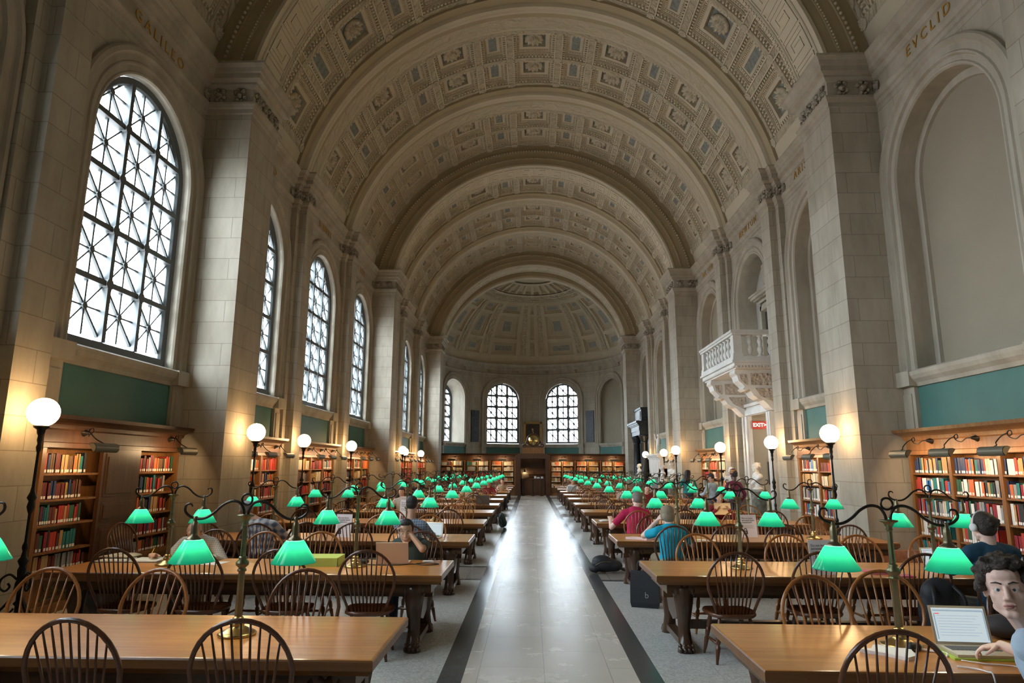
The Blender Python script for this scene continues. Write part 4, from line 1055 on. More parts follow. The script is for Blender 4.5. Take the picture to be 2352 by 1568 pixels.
def make_bookcase(root, L, cols, shelves, top=2.06, cornice=True, dep=DEP, door=None, mt='case', corn_m='case_dark'):
    """local x along the wall, front at y=0. cols: list of (x0,x1)"""
    b = MB(); b.box(0, L, dep - 0.02, dep, 0.1, top + 0.1); b.box(0, L, 0.0, dep, 0.0, 0.12); b.box(0, L, 0.0, dep, 0.12, 0.70) if False else None
    xs = [0.0] + [(cols[i][1] + cols[i + 1][0]) / 2 for i in range(len(cols) - 1)] + [L]
    for k, x in enumerate(xs):
        a, c = (x, x + 0.07) if k == 0 else ((x - 0.07, x) if k == len(xs) - 1 else (x - 0.035, x + 0.035))
        b.box(a, c, -0.01, dep, 0.1, top + 0.02)
    b.box(0.0, L, 0.02, dep, 0.12, 0.5); b.box(0, L, -0.02, 0.02, 0.46, 0.50)
    b.build('carcass', M[mt], root)
    for (x0, x1) in cols:
        for z in shelves:
            s = MB(); s.box(x0 - 0.03, x1 + 0.03, 0.0, dep, z - 0.026, z); s.build('shelf', M['case_x'], root)
    if door:
        x0, x1 = door; s = MB(); s.box(x0, x1, -0.025, 0.03, 0.5, top)
        for z0, z1 in ((0.58, 0.98), (1.06, 1.32), (1.40, top - 0.06)):
            s.box(x0 + 0.07, x1 - 0.07, -0.034, -0.02, z0, z1); s.box(x0 + 0.11, x1 - 0.11, -0.045, -0.03, z0 + 0.04, z1 - 0.04)
        s.build('door', M['case_dark'], root)
    # low fretwork vents
    for (x0, x1) in cols:
        v = MB(); c = (x0 + x1) / 2
        v.box(c - 0.28, c + 0.28, -0.004, 0.02, 0.18, 0.20); v.box(c - 0.28, c + 0.28, -0.004, 0.02, 0.38, 0.40)
        for k in range(5):
            xa = c - 0.28 + 0.112 * k
            v.bar((xa, 0.0, 0.2), (xa + 0.112, 0.0, 0.38), 0.012, 0.012); v.bar((xa + 0.112, 0.0, 0.2), (xa, 0.0, 0.38), 0.012, 0.012)
        v.build('vent_grille', M['brass_dark'], root)
    if cornice:
        prof = [(0.0, top - 0.01), (-0.03, top), (-0.03, top + 0.06), (-0.015, top + 0.07), (-0.015, top + 0.22), (-0.04, top + 0.24), (-0.05, top + 0.29), (-0.10, top + 0.33), (-0.15, top + 0.36), (-0.16, top + 0.41), (dep, top + 0.415)]
        c = MB(); n = len(prof)
        A = [c.p((min(o, 0), o, z)) for o, z in prof]; B = [c.p((L - min(o, 0), o, z)) for o, z in prof]
        A2 = [c.p((min(o, 0), dep, z)) for o, z in prof]; B2 = [c.p((L - min(o, 0), dep, z)) for o, z in prof]
        for i in range(n - 1):
            c.face((A[i], B[i], B[i + 1], A[i + 1])); c.face((A2[i], A[i], A[i + 1], A2[i + 1])); c.face((B[i], B2[i], B2[i + 1], B[i + 1]))
        c.face([A[0], A2[0], B2[0], B[0]]); c.build('cornice', M[corn_m], root)
def shelf_lamp(root_m, x, z, label, far=False):
    """brass trough reflector on a scrolled arm; local frame of the bookcase"""
    t = empty('shelf_lamp'); t.matrix_basis = root_m @ Matrix.Translation((x, 0, z))
    b = MB(); b.lathe([(0.0, 0.03), (0.055, 0.03), (0.06, 0.0), (0.045, -0.02), (0.03, -0.07), (0.012, -0.09), (0.0, -0.09)], 12, (0.17, 0, 0.20), 'y') if False else b.lathe([(0.0, 0.02), (0.055, 0.02), (0.055, -0.01), (0.035, -0.04), (0.018, -0.09), (0.0, -0.1)], 12, (0.17, -0.01, 0.21), 'y')
    b.build('wall_cup', M['bronze'], t)
    b = MB()
    pts = spline([(0.17, -0.10, 0.21), (0.12, -0.14, 0.205), (0.06, -0.17, 0.16), (0.0, -0.2, 0.18), (-0.01, -0.22, 0.24), (0.05, -0.22, 0.265), (0.07, -0.22, 0.22), (0.03, -0.22, 0.20)], 5)
    b.tube(pts, 0.008, 6)
    b.tube(spline([(-0.01, -0.21, 0.24), (-0.06, -0.26, 0.20), (-0.06, -0.34, 0.12), (0.0, -0.38, 0.08), (0.0, -0.42, 0.06)], 5), 0.008, 6); b.build('arm', M['bronze'], t)
    b = MB(); n = 10; rr_ = 0.065; cy = -0.42
    arc_ = [(cy + rr_ * math.cos(rad(50 + 190 * k / n)), rr_ * math.sin(rad(50 + 190 * k / n))) for k in range(n + 1)]
    full = arc_ + [(cy + (y - cy) * 0.9, zz * 0.9) for y, zz in reversed(arc_)]
    b.loft([[(xx, y, zz) for y, zz in full] for xx in (-0.24, 0.24)])
    for xx in (-0.24, 0.235): b.prism(arc_, lambda y, zz: (xx, y, zz), lambda y, zz: (xx + 0.005, y, zz))
    b.build('reflector', M['reflector'], t)
    ld = bpy.data.lights.new('shelf_light', 'AREA'); ld.shape = 'RECTANGLE'; ld.size = 0.40; ld.size_y = 0.03; ld.energy = SHELF_W; ld.color = (1.0, 0.66, 0.34)
    lo = bpy.data.objects.new('shelf_light', ld); COL.objects.link(lo); lo.parent = t; lo.location = (0, -0.425, 0.01); lo.rotation_euler = (rad(62), 0, 0)
    tag(t, label, 'lamp', 'trough lamps over the bookcases'); return t
FX = 6.18
BAYN = {(-1, -1, 2): 'nearest window-wall bookcase', (1, -1, 2): 'nearest niche-wall bookcase'}
def wall_bookcase(s, k, i, cols_n, keep):
    yc = P0 + PER * k + BAYC[i] - 0.12; L = 3.2
    r = empty('bookcase'); r.location = (s * FX, yc - L / 2 if s < 0 else yc + L / 2, 0); r.rotation_euler = (0, 0, PI / 2 if s < 0 else -PI / 2)
    r.matrix_basis = Matrix.Translation(r.location) @ Matrix.Rotation(r.rotation_euler.z, 4, 'Z')
    w3 = L / 3
    bname = BAYN.get((s, k, i)) or '%s bookcase past the %s great pier' % (ORD[i + 1], 'first' if k == 0 else 'second')
    if s < 0 and k == -1: cols = [(0.08, 1.10), (2.12, 3.12)]; door = (1.16, 2.06)
    else: cols = [(0.07 + 0 * w3, w3 - 0.035), (w3 + 0.035, 2 * w3 - 0.035), (2 * w3 + 0.035, L - 0.07)]; door = None
    shelves = [0.77, 1.10, 1.41, 1.735] if s < 0 else [0.79, 1.12, 1.46, 1.765]
    tag(r, ('oak bookcase with a dark panelled door between book rows, ' if door else 'oak bookcase full of book rows, ') + bname.replace(' bookcase', '') + ('' if (s, k, i) in BAYN else (', window wall' if s < 0 else ', niche wall')), 'bookcase', 'oak bookcases along the walls')
    if door:
        make_bookcase(r, L, cols, [0.52] + shelves, door=door, mt='case', corn_m='case_dark')
    else: make_bookcase(r, L, cols, [0.52] + shelves, mt='case', corn_m='case')
    lv = [0.52] + shelves
    order = list(range(len(lv)))[::-1]
    for ci, (x0, x1) in enumerate(cols):
        for q in order:
            hmax = (lv[q + 1] - lv[q] - 0.03) if q + 1 < len(lv) else 2.04 - lv[q]
            if q == 0: hmax = lv[1] - lv[0] - 0.03
            if keep:
                mix = 'old' if s < 0 else 'new'
                kk = keep and q > 0
                where = '%s shelf, %s column, %s' % (['bottom', 'fourth', 'third', 'second', 'top'][q], ['first', 'second', 'third'][ci], 'dark-door bookcase' if s < 0 else 'nearest niche-wall bookcase')
                fill_shelf(r, x0, x1, 0.02, lv[q], hmax, mix, 0.044 if s < 0 else 0.047, kk, where, 'books in the nearest bookcases')
            else:
                if q == 0: continue
                mix = RND.choice(['old', 'redset', 'old', 'buff', 'dark', 'new']) if s < 0 else RND.choice(['new', 'new', 'redset', 'buff'])
                fill_shelf(r, x0, x1, 0.02, lv[q], hmax, mix, 0.045, False, '', '')
    for j in range(3):
        if door and j == 1: continue
        shelf_lamp(r.matrix_basis, (j + 0.5) * w3, 2.06, 'brass trough lamp over the %s column, %s, %s wall' % (['first', 'second', 'third'][j], bname.replace(' window-wall', '').replace(' niche-wall', ''), 'window' if s < 0 else 'niche'))
    return r
wall_bookcase(1, -1, 2, 3, True); wall_bookcase(-1, -1, 2, 3, True)
for i in range(3): wall_bookcase(-1, 0, i, 3, False)
for i in range(3): wall_bookcase(-1, 1, i, 3, False)
wall_bookcase(1, 0, 0, 3, False); wall_bookcase(1, 0, 2, 3, False); wall_bookcase(1, 1, 0, 3, False)
# ------------------------------------------------------------------ far screen of shelves
FY = 42.4
MIXF = {-1: [['dark', 'pale'], ['greens', 'pale'], ['law', 'law']], 1: [['law', 'law'], ['law', 'law'], ['law', 'law']]}
for s in (-1, 1):
    x0 = -5.95 if s < 0 else 1.08; L = 4.85
    r = empty('bookcase'); r.location = (x0, FY, 0); r.matrix_basis = Matrix.Translation((x0, FY, 0))
    tag(r, 'long lit oak bookcase across the far end, %s of the desk alcove' % ('window side' if s < 0 else 'niche side'), 'bookcase', 'bookcases across the far end')
    w3 = L / 3; cols = []
    for j in range(3):
        a = j * w3 + 0.10; c = (j + 1) * w3 - 0.10; mid = (a + c) / 2; cols += [(a, mid - 0.06), (mid + 0.06, c)]
    lv = [0.5, 0.85, 1.18, 1.52, 1.86]
    make_bookcase(r, L, cols, lv, top=2.20, dep=0.34)
    for j, (a, c) in enumerate(cols):
        for q, z in enumerate(lv):
            mix = MIXF[s][j // 2][j % 2]
            if s < 0 and j // 2 == 1 and q == 2: mix = 'redset'
            fill_shelf(r, a, c, 0.03, z, 0.30, mix, 0.05, False, '', '')
    for j in range(3):
        shelf_lamp(r.matrix_basis, (j + 0.5) * w3, 2.20, 'trough lamp over the %s bay of the far bookcase, %s side' % (ORD[j + 1], 'window' if s < 0 else 'niche'))
# alcove between them
b = MB()
for x0, x1 in ((-1.10, -0.78), (0.84, 1.10)):
    b.box(x0, x1, FY - 0.10, FY + 0.30, 0, 2.52); b.box(x0 - 0.03, x1 + 0.03, FY - 0.14, FY + 0.3, 0, 0.5); b.box(x0 + 0.08, x1 - 0.08, FY - 0.125, FY, 0.6, 2.3)
b.box(-1.12, 1.12, FY - 0.12, FY + 0.30, 2.30, 2.62); b.box(-0.78, 0.84, FY + 1.3, FY + 1.34, 0, 2.4); b.box(-0.80, -0.76, FY + .2, FY + 1.34, 0, 2.4); b.box(0.82, 0.86, FY + .2, FY + 1.34, 0, 2.4)
b.box(-0.02, 0.06, FY + 1.24, FY + 1.32, 0, 2.4)
for z in (1.3, 1.75, 2.05): b.box(-0.78, 0.84, FY + 1.1, FY + 1.32, z, z + 0.03)
o = b.build('desk_alcove', M['case_dark']); tag(o, 'carved dark oak alcove framing the staff desk at the far end', 'alcove')
d = empty('service_desk'); d.location = (0.03, FY + 0.35, 0)
b = MB(); b.box(-0.78, 0.78, -0.04, 0.55, 1.0, 1.05); b.build('counter', M['case_dark'], d)
b = MB(); b.box(-0.74, 0.74, 0.0, 0.5, 0, 1.0); b.box(-0.6, -0.05, -0.02, 0.0, 0.15, 0.9); b.box(0.05, 0.6, -0.02, 0.0, 0.15, 0.9); b.build('front_panel', M['case_dark'], d)
tag(d, 'dark wood service desk inside the far alcove', 'desk')
b = MB(); b.M = Matrix.Translation((-0.45, FY + 0.6, 1.05)); b.box(-0.2, 0.2, 0.0, 0.03, 0.05, 0.38); b.box(-0.05, 0.05, 0.02, 0.08, 0, 0.1); b.box(-0.1, 0.1, -0.02, 0.14, 0, 0.012); tag(b.build('computer_monitor', M['black']), 'dark computer monitor on the service desk', 'monitor')
t = empty('desk_lamp'); t.location = (-0.66, FY + 0.5, 1.05)
b = MB(); b.lathe([(0.0, 0), (0.07, 0), (0.07, 0.015), (0.01, 0.02), (0.008, 0.42), (0, 0.42)], 12); b.tube([(0, 0, 0.4), (0.05, 0, 0.52), (0.12, 0, 0.54)], 0.008, 6); b.build('stand', M['black'], t)
b = MB(); b.lathe([(0.02, 0.54), (0.08, 0.42), (0.076, 0.42), (0.016, 0.53)], 12, (0.14, 0, 0), caps=False); b.build('lamp_shade', M['black'], t)
ld = bpy.data.lights.new('desk_light', 'SPOT'); ld.energy = 25; ld.spot_size = 2.2; ld.color = (1, 0.6, 0.25); ld.shadow_soft_size = 0.04; lo = bpy.data.objects.new('desk_light', ld); COL.objects.link(lo); lo.parent = t; lo.location = (0.14, 0, 0.43); lo.rotation_euler = (rad(50), 0, rad(-12))
tag(t, 'black desk lamp glowing on the service desk', 'lamp')
for k, (x, h, wd) in enumerate(((0.16, 0.16, 0.14), (0.36, 0.10, 0.2), (0.6, 0.12, 0.16))):
    b = MB(); b.M = Matrix.Translation((x, FY + 0.5, 1.05))
    for q in range(int(h / 0.03)): b.box(-wd / 2 + 0.006 * (q % 2), wd / 2 - 0.004 * (q % 3), 0, 0.2, q * 0.03, q * 0.03 + 0.028)
    tag(b.build('paper_tray', M['white']), ['tall white stack of forms on the service desk', 'low wide stack of forms on the service desk', 'stack of forms at the outer end of the service desk'][k], 'papers', 'stacks of forms on the service desk')
b = MB()
for k, x in enumerate((-0.62, 0.02, 0.56)):
    q = MB(); q.lathe([(0.0, 0), (0.14, 0), (0.14, 0.02), (0.02, 0.03), (0.018, 0.95), (0.03, 0.96), (0.03, 1.0), (0, 1.0)], 12, (x, FY - 0.45, 0)); tag(q.build('stanchion', M['bronze']), ['dark rope stanchion before the desk, window end', 'dark rope stanchion before the middle of the desk', 'dark rope stanchion before the desk, niche end'][k], 'stanchion', 'stanchions before the service desk')
# carved plinth with round bronze-rimmed mirror
t = empty('round_mirror_stand'); t.location = (0.04, FY + 0.1, 2.615)
b = MB(); b.box(-0.68, 0.68, -0.16, 0.16, 0, 0.36); b.box(-0.72, 0.72, -0.18, 0.18, 0.33, 0.38); b.build('plinth', M['case'], t)
b = MB()
for s in (-1, 1):
    b.tube(spline([(s * 0.12, 0, 0.42), (s * 0.40, 0, 0.46), (s * 0.62, 0, 0.44), (s * 0.66, 0, 0.54), (s * 0.56, 0, 0.58), (s * 0.52, 0, 0.52)], 6), 0.045, 8); b.tube(spline([(s * 0.42, 0, 0.46), (s * 0.48, 0, 0.65), (s * 0.40, 0, 0.82), (s * 0.34, 0, 0.75)], 6), 0.04, 8)
b.box(-0.5, 0.5, -0.1, 0.1, 0.38, 0.46); b.build('scroll_cradle', M['case_dark'], t)
b = MB(); b.lathe([(0.36, -0.02), (0.42, -0.03), (0.44, -0.09), (0.40, -0.13), (0.35, -0.10), (0.34, -0.04)], 28, (0, 0, 0.86), 'y', caps=False); b.build('rim', M['case_dark'], t)
b = MB(); rings = [(0.36 * math.sin(a), -0.03 - 0.10 * math.cos(a)) for a in np.linspace(PI / 2, 0.02, 8)]; b.lathe(rings, 28, (0, 0, 0.86), 'y'); b.build('mirror_glass', plain('domed_gold_mirror', (0.62, 0.50, 0.24), 0.12, metal=1.0), t)
tag(t, 'round domed gold mirror in a carved wooden stand over the alcove', 'mirror')
# portrait above it
t = empty('portrait_painting'); t.location = (0.04, AY + AR - 0.10, 3.35)
b = MB()
for x0, x1, z0, z1 in ((-0.68, -0.54, 0, 1.75), (0.54, 0.68, 0, 1.75), (-0.68, 0.68, 0, 0.14), (-0.68, 0.68, 1.61, 1.75)): b.box(x0, x1, -0.06, 0.04, z0, z1)
b.build('gilt_frame', M['brass'], t)
b = MB(); b.box(-0.55, 0.55, -0.02, 0.02, 0.12, 1.63); b.build('canvas', plain('dark_oil_canvas', (0.035, 0.022, 0.018), 0.35, var=0.3, scale=2), t)
b = MB(); b.prism([(-0.30, 0.14), (0.34, 0.14), (0.26, 0.7), (0.12, 1.0), (-0.06, 1.02), (-0.2, 0.75)], lambda x, z: (x, -0.024, z), lambda x, z: (x, -0.02, z)); b.build('painted_coat', M['black'], t)
b = MB(); b.prism([(0.07 * math.cos(a) - 0.02, 1.18 + 0.10 * math.sin(a)) for a in np.linspace(0, 6.28, 14)[:-1]], lambda x, z: (x, -0.026, z), lambda x, z: (x, -0.02, z)); b.prism([(-0.06, 1.06), (0.03, 1.06), (0.14, 0.75), (0.08, 0.74)], lambda x, z: (x, -0.027, z), lambda x, z: (x, -0.02, z)); b.build('painted_face', plain('painted_flesh', (0.45, 0.32, 0.22), 0.5), t)
tag(t, 'gilt-framed dark portrait on the apse wall between the windows', 'painting')
# ------------------------------------------------------------------ balcony bay on the niche wall
yc = P0 + BAYC[1]; f = side_map(1); y0, y1 = P0 + PIL[0] - 0.1, P0 + PIL[1] + 0.1
b = MB(); wall_with_arch(b, f, y0, y1, yc, 3.4, ENT1 + 0.5, sill=4.3)
b.fn = f
for a, c in ((y0, yc - 0.85), (yc + 0.85, y1)): b.poly([(a, 0, 0), (c, 0, 0), (c, 3.4, 0), (a, 3.4, 0)])
b.fn = None; struct(b.build('wall_right', M['stone']))
t_ = MB(); t_.m = 0; arch_sweep(t_, f, yc, ARCHIV + [(0.0, 0.55)], z0=4.3)
t_.m = 2; t_.fn = f; t_.poly([(yc + y, z, 0.55) for y, z, _, _ in arch_path(RW + 0.02, ZS, 4.3)]); t_.fn = None
struct(t_.build(trim(), [M['stone_plain'], M['green'], plain('recess_plaster', (0.42, 0.40, 0.36), 0.8)]))
# upper doorway with cornice
b = MB(); b.fn = f
def fbox(b, ya, yb, z0, z1, d0, d1): b.prism([(ya, z0), (yb, z0), (yb, z1), (ya, z1)], lambda y, z: (y, z, d0), lambda y, z: (y, z, d1))
b.m = 0
for k, (o, d) in enumerate(((0.78, 0.50), (0.70, 0.44), (0.60, 0.41))):
    w_ = (0.10, 0.12, 0.07)[k]
    for s in (-1, 1):
        ya, yb = sorted((yc + s * o, yc + s * (o - w_))); fbox(b, ya, yb, 4.4, 6.42 + (o - 0.5), d, 0.56)
    fbox(b, yc - o, yc + o, 6.42 + (o - 0.5) - w_, 6.42 + (o - 0.5), d, 0.56)
for z0, z1, d, o in ((6.72, 6.80, 0.44, 0.80), (6.80, 6.86, 0.36, 0.86), (6.86, 6.94, 0.26, 0.98), (6.94, 7.0, 0.22, 1.02)): fbox(b, yc - o, yc + o, z0, z1, d, 0.56)
for k in range(22): y = yc - 0.84 + 0.08 * k; fbox(b, y, y + 0.045, 6.80, 6.85, 0.32, 0.4)
b.m = 1; fbox(b, yc - 0.53, yc + 0.53, 4.4, 6.42, 0.53, 0.58)
b.fn = None; struct(b.build('door_2', [M['stone_plain'], M['dark_void']]))
# fluted urn in the lunette
b = MB(); n = 36; rings = []
for r, z in ((0.05, 7.02), (0.14, 7.06), (0.26, 7.18), (0.33, 7.34), (0.36, 7.5), (0.36, 7.6), (0.33, 7.63), (0.35, 7.68), (0.35, 7.74), (0.26, 7.8), (0.06, 7.84)):
    k_ = 0.06 if z < 7.61 else 0.0
    rings.append([(WX + 0.53 - abs(math.sin(PI * k / n)) * 0.0 - r * 0.55 * (1 + k_ * math.cos(18 * 2 * PI * k / n)) * math.cos(2 * PI * k / n), yc + r * (1 + k_ * math.cos(18 * 2 * PI * k / n)) * math.sin(2 * PI * k / n), z) for k in range(n)])
b.smooth = True; b.loft(rings); tag(b.build('urn', M['stone_plain']), 'fluted stone urn in the lunette above the balcony door', 'urn')
# balcony
bal = empty('balcony'); bal.location = (5.25, yc, 4.3)
def lb(x, y, z): return (x - 5.25, y - yc, z - 4.3)
BX, BY0, BY1 = 5.25, yc - 1.62, yc + 1.62
b = MB(); b.M = Matrix.Translation((-5.25, -yc, -4.3))
for o, z0, z1 in ((0.0, 4.48, 4.56), (0.06, 4.56, 4.62), (0.03, 4.62, 4.72), (-0.05, 4.40, 4.48)): b.box(BX - o, 6.4, BY0 - o, BY1 + o, z0, z1)
for k in range(40): y = BY0 + 0.04 + (BY1 - BY0 - 0.08) * k / 40; b.box(BX - 0.02, BX + 0.05, y, y + 0.045, 4.435, 4.475)
for k in range(13): x = BX + 0.05 + k * 0.085; b.box(x, x + 0.045, BY0 - 0.02, BY0 + 0.05, 4.435, 4.475)
b.build('slab', M['white_marble'], bal)
b = MB(); b.M = Matrix.Translation((-5.25, -yc, -4.3))
for z0, z1, o in ((5.30, 5.36, 0.03), (5.36, 5.43, 0.06)):
    b.box(BX - o, BX + 0.2 + o, BY0 - o, BY1 + o, z0, z1)
    for a, c in ((BY0 - o, BY0 + 0.2 + o), (BY1 - 0.2 - o, BY1 + o)): b.box(BX + 0.2 + o, 6.4, a, c, z0, z1)
b.build('handrail', M['white_marble'], bal)
def pedestal_post(x0, x1, ya, yb):
    b = MB(); b.M = Matrix.Translation((-5.25, -yc, -4.3)); b.box(x0, x1, ya, yb, 4.72, 5.31); b.box(x0 - 0.02, x1 + 0.02, ya - 0.02, yb + 0.02, 4.72, 4.80); b.build('corner_post', M['white_marble'], bal)
pedestal_post(BX, BX + 0.22, BY0, BY0 + 0.22); pedestal_post(BX, BX + 0.22, BY1 - 0.22, BY1)
BAL = [(0.085, 0), (0.085, 0.04), (0.05, 0.06), (0.045, 0.08), (0.075, 0.17), (0.08, 0.21), (0.06, 0.27), (0.042, 0.30), (0.055, 0.31), (0.042, 0.32), (0.065, 0.40), (0.07, 0.43), (0.045, 0.50), (0.04, 0.53), (0.08, 0.56), (0.08, 0.59)]
for k in range(9): b = MB(); b.lathe([(r, z + 0.42) for r, z in BAL], 14, (0.1, -1.62 + 0.42 + 0.30 * k, 0)); b.build('baluster', M['white_marble'], bal)
for s in (-1, 1):
    for k in range(3): b = MB(); b.lathe([(r, z + 0.42) for r, z in BAL], 14, (0.46 + 0.27 * k, s * 1.52, 0)); b.build('baluster', M['white_marble'], bal)
for s in (-1, 1):
    yb = yc + s * 1.18
    up = [(5.32, 4.40), (5.30, 4.30), (5.36, 4.24), (5.40, 4.10), (5.50, 4.0), (5.55, 3.94), (5.50, 3.88), (5.58, 3.83), (5.66, 3.88), (5.72, 3.80), (5.78, 3.70), (5.90, 3.62), (6.02, 3.58), (6.12, 3.48), (6.18, 3.40), (6.25, 3.34), (6.36, 3.32), (6.42, 3.34), (6.42, 4.40)]
    b = MB(); b.M = Matrix.Translation((-5.25, -yc, -4.3)); b.prism(up, lambda x, z: (x, yb - 0.24, z), lambda x, z: (x, yb + 0.24, z)); b.build('console', M['white_marble'], bal)
    for q in (-1, 1):
        b = MB(); b.M = Matrix.Translation((-5.25, -yc, -4.3))
        y_ = yb + q * 0.245
        for x0, x1, z0, z1 in ((5.72, 6.32, 3.98, 4.30), ): b.box(x0, x1, min(y_, y_ + q * 0.02), max(y_, y_ + q * 0.02), z0, z1)
        b.prism([(5.95, 3.70), (6.32, 3.52), (6.32, 3.90), (5.82, 3.90)], lambda x, z: (x, y_, z), lambda x, z: (x, y_ + q * 0.02, z))
        b.prism([(5.42, 4.26), (5.46, 4.10), (5.62, 3.98), (5.62, 4.26)], lambda x, z: (x, y_, z), lambda x, z: (x, y_ + q * 0.02, z))
        b.build('carved_panel', M['warm_marble'], bal)
tag(bal, 'white marble balcony with balusters on carved consoles, over the exit doorway', 'balcony')
# lower doorway
b = MB(); b.fn = f; b.m = 0
for s in (-1, 1):
    for o0, o1, d in ((0.80, 1.16, -0.10), (0.815, 0.97, -0.14), (1.06, 1.145, -0.16)):
        ya, yb = sorted((yc + s * o0, yc + s * o1)); fbox(b, ya, yb, 0, 3.315, d, 0.02)
    ya, yb = sorted((yc + s * 0.79, yc + s * 1.19)); fbox(b, ya, yb, 0, 0.45, -0.2, 0.02)
for o0, o1, d in ((0.003, 0.36, -0.097), (0.018, 0.17, -0.137), (0.26, 0.345, -0.157)): fbox(b, yc - 0.8 - o1, yc + 0.8 + o1, 3.32 + o0, 3.32 + o1, d, 0.02)
struct(b.build('door_1', [M['white_marble']])); b.fn = None
b = MB(); q = WX
b.m = 0; b.box(q + 0.03, q + 1.7, yc + 0.81, yc + 0.87, 0, 3.36); b.box(q + 0.03, q + 1.7, yc - 0.87, yc - 0.81, 0, 3.36); b.box(q, q + 1.7, yc - 0.86, yc + 0.86, 3.32, 3.38); b.box(q + 1.6, q + 1.66, yc - 0.86, yc + 0.86, 0, 3.36)
b.m = 1; b.box(q + 0.4, q + 0.9, yc + 0.78, yc + 0.805, 1.35, 2.0)
struct(b.build('wall_passage', [M['doorway'], M['dark_void']]))
# exit sign on the far jamb
t = empty('exit_sign'); t.location = (q + 0.22, yc + 0.775, 3.06)
b = MB(); b.box(-0.2, 0.2, -0.03, 0.03, -0.115, 0.115); b.build('panel', plain('red_sign', (0.30, 0.02, 0.012), 0.4, emit=(0.4, 0.02, 0.01), es=0.25), t)
textmesh('lettering', 'EXIT>', 0.15, plain('sign_white', (0.8, 0.78, 0.7), 0.5, emit=(1, 0.95, 0.8), es=0.5), t, (0, -0.034, 0), (PI / 2, 0, 0), ex=0.002, off=0.003)
tag(t, 'red EXIT sign inside the doorway under the balcony', 'sign')
pl_ = bpy.data.lights.new('passage_light', 'POINT'); pl_.energy = 14; pl_.color = (1, 0.85, 0.65); pl_.shadow_soft_size = 0.1
lo = bpy.data.objects.new('passage_light', pl_); COL.objects.link(lo); lo.location = (q + 1.0, yc - 0.2, 2.9)
# ------------------------------------------------------------------ fireplace and black portal farther on
yf = P0 + PER + BAYC[1]
fp = empty('fireplace'); fp.location = (6.1, yf, 0); T_ = Matrix.Translation((-6.1, -yf, 0))
b = MB(); b.M = T_
for s in (-1, 1): ya, yb = sorted((yf + s * 0.9, yf + s * 1.4)); b.box(5.85, 6.4, ya, yb, 0, 1.75)
b.box(5.85, 6.4, yf - 1.4, yf + 1.4, 1.35, 2.2); b.box(5.90, 6.4, yf - 1.3, yf + 1.3, 1.45, 2.1) if False else b.box(5.82, 5.86, yf - 1.15, yf + 1.15, 1.5, 2.05); b.build('surround', M['white_marble'], fp)
b = MB(); b.M = T_
for o, z0, z1 in ((0.05, 2.2, 2.27), (0.12, 2.27, 2.34), (0.18, 2.34, 2.42)): b.box(5.85 - o, 6.4, yf - 1.4 - o, yf + 1.4 + o, z0, z1)
b.build('mantel_shelf', M['white_marble'], fp)
b = MB(); b.M = T_; b.box(6.2, 6.38, yf - 0.9, yf + 0.9, 0, 1.35); b.build('firebox', M['dark_void'], fp)
tag(fp, 'white marble fireplace with a deep mantel between the far pilasters', 'fireplace')
yp = P0 + PER + BAYC[2]
po = empty('marble_portal'); po.location = (6.1, yp, 0); T_ = Matrix.Translation((-6.1, -yp, 0))
for s in (-1, 1):
    b = MB(); b.lathe([(0.27, 0.0), (0.27, 0.2), (0.22, 0.28), (0.20, 0.32), (0.20, 1.8), (0.17, 3.1), (0.19, 3.14)], 20, (5.95 - 6.1, s * 1.25, 0)); b.build('column', M['black_marble'], po)
    b = MB(); b.lathe([(0.17, 3.12), (0.2, 3.2), (0.24, 3.35), (0.29, 3.44), (0.29, 3.5)], 16, (5.95 - 6.1, s * 1.25, 0)); b.build('capital', M['black_marble'], po)
    b = MB(); b.M = T_; ya, yb = sorted((yp + s * 0.95, yp + s * 1.5)); b.box(6.2, 6.395, ya, yb, 0, 3.5); b.build('jamb', M['black_marble'], po)
b = MB(); b.M = T_
for o, z0, z1 in ((0.0, 3.5, 3.72), (0.03, 3.72, 4.0), (0.08, 4.0, 4.06), (0.14, 4.06, 4.14), (0.2, 4.14, 4.24)): b.box(5.68 - o, 6.395, yp - 1.52 - o, yp + 1.52 + o, z0, z1)
b.build('entablature', M['black_marble'], po)
b = MB(); b.M = T_; b.box(5.85, 6.395, yp - 1.15, yp + 1.15, 4.24, 4.9); b.box(5.80, 6.395, yp - 1.2, yp + 1.2, 4.9, 5.0); b.box(5.82, 5.85, yp - 0.9, yp + 0.9, 4.36, 4.8); b.build('attic', M['black_marble'], po)
b = MB(); b.M = T_; b.box(6.3, 6.395, yp - 0.95, yp + 0.95, 0, 3.4); b.build('doorway', M['dark_void'], po)
tag(po, 'tall black marble portal with paired columns and stepped cornice', 'portal')
# ------------------------------------------------------------------ organic bodies: capsules fused by a voxel remesh
def capsule(b, p0, r0, p1, r1, fl=1.0, ax=None, n=12):
    p0, p1 = Vector(p0), Vector(p1); d = p1 - p0; L = d.length; d = unit(d) if L > 1e-6 else Vector((0, 0, 1))
    x = Vector(ax) if ax is not None else (Vector((1, 0, 0)) if abs(d.x) < 0.8 else Vector((0, 1, 0)))
    x = unit(x - d * x.dot(d)); y = d.cross(x); rings = []
    for k in range(5): a = PI / 2 * (k + 0.6) / 5; rings.append((p0 - d * (r0 * math.cos(a)), r0 * math.sin(a)))
    for k in range(4, -1, -1): a = PI / 2 * (k + 0.6) / 5; rings.append((p1 + d * (r1 * math.cos(a)), r1 * math.sin(a)))
    b.smooth = True; b.loft([[c + x * (math.cos(2 * PI * k / n) * r) + y * (math.sin(2 * PI * k / n) * r * fl) for k in range(n)] for c, r in rings]); b.smooth = False
